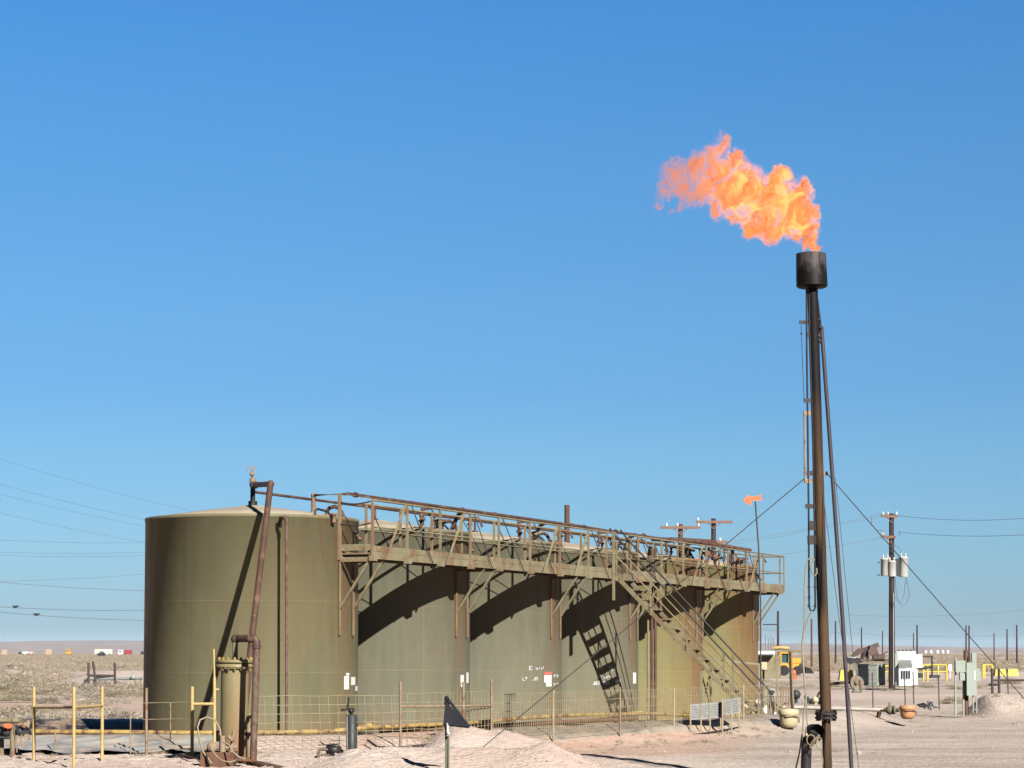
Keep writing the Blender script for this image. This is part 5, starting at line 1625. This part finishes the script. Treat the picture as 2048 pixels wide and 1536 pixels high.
# steel frame, control box, valves by the last tank
sf = thing('steel_frame', W(1553, 1420, 61), 'tall olive steel frame with a dark right leg beside the end of the stairs', 'frame')
for u0, u1, v0, v1, mt in ((1553, 1556, 1300, 1422, M_walk), (1579, 1584, 1303, 1422, M_black), (1582, 1587, 1303, 1422, M_walk)):
    mb = MB(); mb.beam(W(u1, v1, 61) - UP * .1, W(u0, v0, 61), .055, .055, up=(1, 0, 0)); mb.build('leg', mt, sf)
mb = MB(); mb.beam(W(1550, 1302, 61), W(1602, 1303, 61), .05, .07); mb.build('top_beam', M_walk, sf)
mb = MB(); mb.tube([W(1545, 1297, 61), W(1560, 1295, 61), W(1578, 1297, 61)], .05, 8); mb.build('header_pipe', M_yellow, sf)
jb = thing('junction_box', W(1529, 1335, 62), 'cream junction box on a pole beside the end of the stairs', 'box')
mb = MB(); bx(mb, 1523, 1534, 1324, 1341, 62, .2); mb.build('box_body', M_tub, jb)
mb = MB(); mb.tube([W(1527, 1341, 62.1), W(1527, 1440, 62.1)], .03, 8); mb.build('post', M_walk, jb)
mb = MB(); mb.beam(W(1397, 1316, 61.8), W(1524, 1329, 61.9), .05, .05); mb.build('cable_tray', M_walk, jb)
gb = thing('meter_stand', W(1545, 1400, 60.5), 'grey meter with dials on a bent pipe stand right of the stairs', 'meter')
mb = MB(); bx(mb, 1536, 1550, 1377, 1391, 60.5, .18); mb.build('meter_body', M_green_box, gb)
mb = MB(); mb.disc(W(1540, 1383, 60.45), (0, 1, 0), .05, .03); mb.disc(W(1546, 1384, 60.45), (0, 1, 0), .05, .03); mb.build('dial', M_dkgrey, gb)
mb = MB(); mb.tube([W(1540, 1391, 60.5), W(1541, 1425, 60.5)], .025, 8); mb.tube([W(1548, 1391, 60.5), W(1551, 1425, 60.5)], .025, 8); mb.build('leg', M_tan, gb)
vm_ = thing('valve_cluster', W(1520, 1430, 60), 'cluster of small valves and stub pipes at the foot of the last tank', 'valves')
rnd = random.Random(3)
for k in range(16):
    u, v = rnd.uniform(1485, 1560), rnd.uniform(1404, 1426)
    Y = 60.5 + rnd.uniform(0, 3)
    mb = MB(); mb.ball(W(u, v, Y), rnd.uniform(.05, .1), 8); mb.tube([W(u, v, Y), W(u + rnd.uniform(-2, 2), 1440, Y)], .03, 8)
    if k % 2: mb.disc(W(u, v - 5, Y), (0.2, -1, rnd.uniform(-.4, .8)), .07, .02, 12); mb.tube([W(u, v, Y), W(u, v - 5, Y)], .014, 6)
    mb.build('valve', rnd.choice((M_rust, M_tan, M_walk, M_dkgrey, M_white)), vm_)
mb = MB(); mb.tube([W(1478, 1413, 61), W(1512, 1413, 61.5)], .07, 10); mb.tube([W(1478, 1402, 60), W(1510, 1402, 60)], .02, 6); mb.build('pipe_run', M_tub, vm_)
v2 = thing('valve_cluster', W(1612, 1412, 70), 'scattered dark valves and grey pumps left of the flare stack foot', 'valves')
for k in range(12):
    u, v = rnd.uniform(1590, 1668), rnd.uniform(1388, 1410)
    Y = 72 + rnd.uniform(0, 4)
    mb = MB(); mb.ball(W(u, v, Y), rnd.uniform(.08, .18), 8); mb.tube([W(u, v, Y), W(u, 1414, Y)], .05, 8)
    mb.build('valve', rnd.choice((M_rust, M_steel, M_dkgrey, M_green_box, M_tub)), v2)
# shrubby pipe bundle (tan legs) in frame
mb = MB()
for k in range(9):
    u = 1561 + 2.6 * k
    mb.tube([W(u, 1372 + rnd.uniform(-3, 3), 63), W(u + rnd.uniform(-6, 6), 1420, 63)], .018, 6)
mb.tube([W(1562, 1369, 63), W(1580, 1369, 63)], .02, 6)
single('pipe_bundle', mb, M_tan, 'bundle of thin tan conduits standing inside the steel frame', 'pipes')

# olive equipment hut
hu = thing('equipment_hut', W(1540, 1356, 95), 'small olive equipment hut with a pale roof beyond the farthest tank', 'hut')
mb = MB(); bx(mb, 1512, 1561, 1312, 1357, 95, 2.4); mb.build('wall', M_walk, hu)
mb = MB(); bx(mb, 1508, 1550, 1302, 1308.5, 94.4, 3.4); bx(mb, 1512, 1548, 1308.6, 1312, 94.6, 3.0); mb.build('roof', M_white, hu)
# yellow backhoe
bh = thing('backhoe_loader', W(1580, 1347, 105), 'orange yellow backhoe with a teal windowed cab and a black front bucket', 'backhoe')
HYb = 105.0
mb = MB(); bx(mb, 1561, 1600, 1326, 1344, HYb, 1.6); bx(mb, 1583, 1601, 1316, 1327, HYb, 1.5); mb.build('body', M_oyellow, bh)
mb = MB(); bx(mb, 1560, 1580, 1302, 1307, HYb, 1.6); 
for u in (1561, 1579): mb.beam(W(u, 1327, HYb), W(u, 1306, HYb), .1, .1)
mb.build('cab_frame', M_oyellow, bh)
bx(MB(), 1562, 1578, 1307, 1325, HYb + .1, 1.4).build('window', M_glass, bh)
for u, r in ((1567, .26), (1595, .22)):
    mb = MB(); mb.disc(W(u, 1341, HYb - .1), (0, 1, 0), r, .35, 18); mb.build('wheel', M_black, bh)
mb = MB(); mb.beam(W(1598, 1330, HYb), W(1614, 1341, HYb), .15, .22); mb.build('arm', M_dkgrey, bh)
mb = MB(); mb.prism([W(1611, 1347, HYb - .6), W(1613, 1335, HYb - .6), W(1620, 1335, HYb - .6), W(1629, 1347, HYb - .6)], V((0, 1.4, 0))); mb.build('bucket', M_black, bh)
mb = MB(); mb.lathe(W(1588, 1359, 100), [(.12, 0), (.13, .02), (.10, .25), (.11, .26), (.07, .42), (.03, .45)], 16)
single('traffic_barrel', mb, M_orange, 'small orange barrel on the sand below the backhoe', 'barrel')

# ------------------------------------------------------------ left side things
vs_ = thing('valve_skid', W(10, 1512, 42), 'olive pipe skid with a red valve wheel at the lower left edge', 'skid')
SY = 41.2
mb = MB(); mb.tube([W(-60, 1438, SY), W(0, 1441, SY), W(40, 1442, SY)], .045, 12); mb.build('header', M_walk, vs_)
for u in (-18, 3, 25): 
    mb = MB(); mb.tube([W(u, 1452, SY + (0 if u != 3 else .3)), W(u, 1512, SY + (0 if u != 3 else .3)) - UP * .1], .05 if u > 0 else .04, 12); mb.build('leg', M_walk, vs_)
mb = MB(); mb.disc(W(16, 1452, SY - .1), (.2, -.4, 1), .09, .02, 20); mb.tube([W(16, 1453, SY - .1), W(16, 1464, SY - .05)], .02, 8); mb.build('hand_wheel', M_orange, vs_)
mb = MB(); mb.ball(W(14, 1464, SY), .09, 12); mb.tube([W(0, 1464, SY + .1), W(62, 1464, SY + .1)], .05, 12); mb.ball(W(40, 1463, SY), .085, 12); mb.box(W(52, 1465, SY), (.12, .1, .14)); mb.tube([W(-10, 1475, SY), W(25, 1475, SY)], .03, 8)
mb.build('valve_body', M_dkgrey, vs_)
mb = MB(); mb.tube([W(36, 1450, SY - .1), W(50, 1447, SY - .1), W(58, 1455, SY - .1)], .03, 8); mb.ball(W(48, 1451, SY - .1), .055, 10); mb.disc(W(54, 1474, SY - .05), (0, -1, .1), .06, .05, 16); mb.tube([W(43, 1468, SY - .05), W(42, 1485, SY - .05), W(48, 1495, SY - .05), W(55, 1490, SY - .05)], .012, 6)
mb.tube([W(32, 1470, SY), W(34, 1505, SY)], .015, 6); mb.tube([W(56, 1440, SY), W(56, 1450, SY)], .04, 10)
mb.build('fittings', M_tan, vs_)

rf_ = thing('rusty_pipe_frame', W(205, 1380, 110), 'rusty H shaped pipe frame standing in the scrub left of the tanks', 'frame')
RY = 110.0
for (a, b) in (((177, 1325), (177, 1375)), ((186, 1323), (193, 1379)), ((229.5, 1325), (230, 1378)), ((175, 1358), (161, 1376)), ((191, 1358), (182, 1382))):
    mb = MB(); mb.tube([W(*a, RY), W(*b, RY)], .06, 8); mb.build('leg', M_dbr, rf_)
mb = MB(); mb.tube([W(177, 1351, RY), W(230, 1351.5, RY)], .06, 8); mb.tube([W(191, 1356, RY), W(230, 1351, RY)], .05, 8); mb.build('crossbar', M_dbr, rf_)
mb = MB(); mb.tube([W(228, 1377, RY - 1), W(245, 1377, RY - 1), W(260, 1374, RY - 1), W(262, 1379, RY - 1)], .05, 8)
single('bent_pipe', mb, M_dbr, 'bent rusty pipe lying on the ground right of the H shaped frame', 'pipe')
fl2 = thing('surface_pipeline', W(230, 1370, 120), 'grey pipeline on low stands crossing the scrub left of the tanks', 'pipeline')
mb = MB(); mb.tube([W(168, 1358.5, 118), W(285, 1357, 118)], .08, 10); mb.tube([W(290, 1357, 118), W(340, 1357, 118)], .08, 10); mb.build('pipe_run', M_steel, fl2)
mb = MB(); mb.ball(W(266, 1354, 117.8), .14, 10); mb.tube([W(266, 1354, 117.8), W(267, 1344, 117.8)], .04, 8); mb.build('valve', M_green_box, fl2)
for u in (211, 270, 281):
    mb = MB(); mb.beam(W(u, 1358, 118), W(u, 1376, 118), .07, .07); mb.build('stand', M_tan, fl2)

# vehicles and containers far left
DY = 1300.0
def zb(u, Y): return V((W(u, HZ, Y).x, Y, gz(0, Y, False)))
def vehicle(name, u0, u1, h, Y, mat, label, cat, cabmat=None, cab=None, wheels=True, loft=0.0):
    a, b = zb(u0, Y), zb(u1, Y)
    t_ = thing(name, (a + b) / 2, label, cat)
    L_ = b.x - a.x
    mb = MB(); mb.box(((a.x + b.x) / 2, Y, a.z + loft + h / 2 + .5), (L_, 2.5, h)); mb.build('body', mat, t_)
    if cab:
        s, w_, hh = cab
        x = a.x + L_ * s
        mb = MB(); mb.box((x, Y, a.z + .5 + hh / 2), (w_, 2.45, hh), taper=.85); mb.build('cab', cabmat, t_)
        mb = MB(); mb.box((x, Y - 1.25, a.z + .5 + hh * .7), (w_ * .6, .08, hh * .3)); mb.build('window', M_glass, t_)
    if wheels:
        for f_ in (.15, .3, .85):
            mb = MB(); mb.disc((a.x + L_ * f_, Y - 1.2, a.z + .5), (0, 1, 0), .5, .4, 16); mb.build('wheel', M_black, t_)
    return t_


M_contain = paint('cream_trailer', (.50, .48, .42), None, .5, .6)
vehicle('trailer', 190, 225, 3.1, DY, M_contain, 'long cream box trailer on the plain, far left', 'trailer')
vehicle('truck', 249, 263, 2.6, DY, M_redp, 'dark red truck on the plain right of the cream trailer', 'truck', M_white, (-.55, 2.8, 2.6))
vehicle('truck', 45, 56, 1.6, DY, M_white, 'small white truck on the plain near the left edge', 'truck', M_dkgrey, (-.35, 2.2, 1.5))
vehicle('pickup', 197, 210, 1.1, 900, M_dkgrey, 'black pickup on the plain below the cream trailer', 'pickup', M_dkgrey, (.5, 1.5, 1.7))
vehicle('storage_shed', 5, 16, 2.6, 1150, M_brick, 'small tan shed on the plain at the left edge', 'shed', wheels=False)
vehicle('storage_shed', 92, 105, 3.0, 1250, M_brick, 'wide brown tan shed on the plain between the left edge and the trailer', 'shed', wheels=False)
vehicle('excavator', 133, 143, 1.6, 1150, M_oyellow, 'small orange digger on the plain left of the cream trailer', 'digger', M_oyellow, (.3, 1.6, 3.0))
vehicle('camper', 57, 67, 1.6, 1300, paint('pink_tan', (.5, .36, .30), None, 1, .7), 'low pinkish trailer right of the small white truck', 'trailer')
vehicle('truck', 282, 288, 1.8, 1300, M_dkgrey, 'dark truck on the plain just left of the nearest tank', 'truck')

# ------------------------------------------------------------ scrub
def bush_arrays(rng, n, wd=1.0, flat=.75, twig=.35):
    """leafy twig clump of unit radius: thin triangles radiating from the base"""
    v, f = [], []
    for _ in range(n):
        th = rng.uniform(0, 2 * math.pi); el = math.acos(rng.uniform(.05, 1))
        rad = rng.uniform(.25, 1.0) ** .6
        lump = .8 + .35 * noise.noise(V((math.cos(th) * 1.7, math.sin(th) * 1.7, el * 1.4 + rng.seedv)))
        d = V((math.sin(el) * math.cos(th), math.sin(el) * math.sin(th), math.cos(el) * flat))
        p = d * rad * lump
        ln = rng.uniform(.5, 1.2) * twig
        dr = (d + V((rng.gauss(0, .5), rng.gauss(0, .5), rng.gauss(.15, .4)))).normalized()
        sd_ = dr.cross(V((rng.gauss(0, 1), rng.gauss(0, 1), rng.gauss(0, 1)))).normalized() * rng.uniform(.008, .022) * wd
        b = len(v)
        v += [p - sd_, p + sd_, p + dr * ln]
        f.append((b, b + 1, b + 2))
    # low lumpy heart of packed stems
    n0 = len(v)
    rings, seg = 4, 9
    for i in range(rings):
        el = math.pi / 2 * (i + .3) / (rings + .3)
        for k in range(seg):
            th = 2 * math.pi * k / seg
            q = .42 + .2 * noise.noise(V((math.cos(th) * 1.7, math.sin(th) * 1.7, el * 1.4 + rng.seedv)))
            v.append(V((math.cos(el) * math.cos(th), math.cos(el) * math.sin(th), math.sin(el) * flat)) * q)
    for i in range(rings - 1):
        for k in range(seg):
            k2 = (k + 1) % seg
            a_, b_, c_, d_ = n0 + i * seg + k, n0 + i * seg + k2, n0 + (i + 1) * seg + k2, n0 + (i + 1) * seg + k
            f += [(a_, b_, c_), (a_, c_, d_)]
    v.append(V((0, 0, flat * .42)))
    for k in range(seg):
        f.append((n0 + (rings - 1) * seg + k, n0 + (rings - 1) * seg + (k + 1) % seg, len(v) - 1))
    return v, f


class Rng(random.Random):
    seedv = 0.0


def scrub_mat(name, a, b_):
    a, b_ = tuple(x * ALB for x in a), tuple(x * ALB for x in b_)
    m, t, N, L, b = nt(name)
    oi = N.new('ShaderNodeObjectInfo')
    co = objco(t)
    c = mixc(t, rmp(t, nz(t, co, .35, 5, .7), .35, .65), a, b_)
    c = mixc(t, rmp(t, nz(t, co, 3.0, 3, .7), .45, .7, 0, .5), c, tuple(x * 1.35 for x in a))
    L.new(c, b.inputs['Base Color']); b.inputs['Roughness'].default_value = .95
    b.inputs['Specular IOR Level'].default_value = .05
    tr = N.new('ShaderNodeBsdfTranslucent'); L.new(c, tr.inputs[0])
    ms = N.new('ShaderNodeMixShader'); ms.inputs[0].default_value = .48
    L.new(b.outputs[0], ms.inputs[1]); L.new(tr.outputs[0], ms.inputs[2]); L.new(ms.outputs[0], N['Material Output'].inputs['Surface'])
    return m


M_scrub = scrub_mat('dry_scrub', (.53, .44, .33), (.43, .355, .265))
M_scrub_g = scrub_mat('ochre_scrub', (.46, .34, .14), (.36, .27, .11))
M_scrub_w = scrub_mat('grey_scrub', (.52, .455, .375), (.44, .385, .315))
protos = []
for k in range(7):
    rg = Rng(100 + k); rg.seedv = k * 5.0
    v, f = bush_arrays(rg, 1200 if k < 4 else 240, twig=.10 if k < 4 else .2, wd=.9 if k < 4 else 1.8)
    protos.append((np.array([tuple(p) for p in v], dtype=np.float32), np.array(f, dtype=np.int32)))


def field(name, spots, mat, label, protoset):
    VV, FF, o = [], [], 0
    for (x, y, r, h) in spots:
        pv, pf = protos[random.choice(protoset)]
        a = random.uniform(0, 6.28)
        ca, sa = math.cos(a), math.sin(a)
        q = np.empty_like(pv)
        q[:, 0] = (pv[:, 0] * ca - pv[:, 1] * sa) * r + x
        q[:, 1] = (pv[:, 0] * sa + pv[:, 1] * ca) * r + y
        wf_ = max(1, y / 110.0) if protoset[0] >= 4 else 1
        q[:, 2] = pv[:, 2] * h + gz(x, y, False) - .03
        VV.append(q); FF.append(pf + o); o += len(q)
    VV = np.concatenate(VV); FF = np.concatenate(FF)
    me = bpy.data.meshes.new(name)
    me.vertices.add(len(VV)); me.vertices.foreach_set('co', VV.ravel())
    me.loops.add(FF.size); me.loops.foreach_set('vertex_index', FF.ravel())
    me.polygons.add(len(FF)); me.polygons.foreach_set('loop_start', np.arange(0, FF.size, 3, dtype=np.int32)); me.polygons.foreach_set('loop_total', np.full(len(FF), 3, dtype=np.int32))
    me.update(calc_edges=True)
    me.materials.append(mat)
    o_ = bpy.data.objects.new(name, me); C.objects.link(o_)
    return tag(o_, label, kind='stuff')


def clear_ok(x, y):
    if 0.1 * y < x and 98 < y < 122: return False
    if x > 4 and y < 74: return False
    u = x / y * F_PX + 1024
    if y < 135 and u > 1480: 
        if random.random() < .55: return False
    if u > 1600 and 140 < y < 270: return random.random() < .15
    return True


spots_n, spots_w, spots_f, spots_o = [], [], [], []
random.seed(11)
for _ in range(1500):
    y = 100 + 170 * random.random() ** 1.15 if random.random() < .95 else random.uniform(57, 100)
    u = random.choice((random.uniform(-60, 300), random.uniform(-60, 300), random.uniform(1500, 2110)))
    x = (u - 1024) / F_PX * y
    if not clear_ok(x, y): continue
    if noise.noise(V((x * .09, y * .045, 4))) < -.12: continue
    if y < 62 and x > -11: continue
    
    if abs(y - 126) < 9 and -26 < x < -9 : continue
    r = random.choice((.35, .5, .8, 1.3, 1.6)) * random.uniform(.8, 1.2) if x < 0 else random.uniform(.3, .8)
    (spots_n if random.random() < .55 else spots_w if random.random() < .8 else spots_o).append((x, y, r, min(.95, r * random.uniform(.65, .95)) * (.7 if x > 0 else 1) * (.55 if y < 104 else 1)))
for _ in range(3800):
    y = 240 + 1900 * random.random() ** 1.8
    u = random.choice((random.uniform(-60, 300), random.uniform(1500, 2110)))
    x = (u - 1024) / F_PX * y
    r = random.uniform(.6, 1.5) * (1 + y / 1400)
    spots_f.append((x, y, r, random.uniform(.5, 1.1)))
field('scrub_brush', spots_n, M_scrub, 'dry tan desert brush covering the plain on both sides', (0, 1, 2, 3))
field('scrub_brush', spots_w, M_scrub_w, 'grey desert brush mixed through the plain', (0, 1, 2, 3))
field('scrub_brush', spots_o, scrub_mat('olive_scrub', (.36, .32, .20), (.28, .25, .16)), 'olive tinted desert brush scattered through the plain', (0, 1, 2, 3))
field('scrub_brush', spots_f, M_scrub, 'far brush on the plain towards the horizon', (4, 5, 6))


def shrub(u, vbase, Y, r, h, mat, label, k=0):
    x = (u - 1024) / F_PX * Y
    rg = Rng(500 + int(u)); rg.seedv = u
    v, f = bush_arrays(rg, 1600, twig=.16)
    z = gz(x, Y) - .03
    t_ = thing('desert_shrub', (x, Y, z), label, 'shrub', 'single shrubs')
    mb = MB(); mb.add([(x + p.x * r, Y + p.y * r, z + p.z * h) for p in v], f); mb.build('foliage', mat, t_)
    mb = MB()
    for q in range(6):
        a = q * 1.05
        mb.tube([(x, Y, z - .03), (x + math.cos(a) * r * .45, Y + math.sin(a) * r * .45, z + h * .55)], .012, 5)
    mb.build('stems', M_rust, t_)


shrub(42, 1380, 112, .62, .8, M_scrub_g, 'rounded ochre shrub in the scrub near the left edge')
shrub(100, 1388, 84, .8, .55, M_scrub_w, 'low grey shrub just right of the ochre one')
shrub(245, 1440, 62, .95, .55, M_scrub_w, 'pale grey shrub against the left side of the nearest tank')
shrub(150, 1440, 60, 1.2, .5, M_scrub_w, 'wide low grey shrub behind the yellow guard rail')
shrub(30, 1425, 58, 1.2, .5, M_scrub_w, 'wide low grey shrub behind the olive skid at the left edge')
shrub(1135, 1500, 40.5, .42, .32, M_scrub_w, 'grey tumbleweed resting on the right slope of the dirt heap')
shrub(1165, 1506, 40.0, .33, .22, M_scrub, 'small tan tumbleweed right of the grey one by the dirt heap')
shrub(1900, 1390, 92, .7, .6, M_scrub, 'twiggy brown shrub left of the breaker rack')
shrub(2015, 1340, 150, 1.1, .7, M_scrub, 'brown shrub beyond the yellow blocks at right')

spots_g = []
random.seed(5)
for _ in range(420):
    k = random.random()
    if k < .35:
        f_ = random.random(); x, y = -2 + 9.6 * f_ + random.gauss(.3, .5), 43.2 + 14.4 * f_ + random.gauss(0, .4)
    elif k < .5: x, y = random.uniform(-12, -3), random.gauss(41.3, .5)
    elif k < .8: x, y = random.uniform(6, 20), random.gauss(71, 3)
    else:
        y = random.uniform(46, 66); x = random.uniform(4, .238 * y)
        if random.random() < .6: continue
    r = random.uniform(.06, .2)
    spots_g.append((x, y, r, r * random.uniform(.5, .9)))
field('dry_weeds', spots_g, M_scrub, 'dry weed tufts dotted along the fence and the road edge', (4, 5, 6))

# ------------------------------------------------------------ haze
hz = MB()
hz.box((0, 5400, 24), (15000, 11800, 64))
hm = bpy.data.materials.new('dusty_air'); hm.use_nodes = True
hm.node_tree.nodes.clear()
ho = hm.node_tree.nodes.new('ShaderNodeOutputMaterial'); pv = hm.node_tree.nodes.new('ShaderNodeVolumePrincipled')
pv.inputs['Color'].default_value = (.66, .80, 1.0, 1); pv.inputs['Density'].default_value = .000022; pv.inputs['Anisotropy'].default_value = 0.0
hm.node_tree.links.new(pv.outputs[0], ho.inputs['Volume'])
hz_o = hz.build('haze', hm)
tag(hz_o, 'thin dusty air over the plain', kind='stuff')
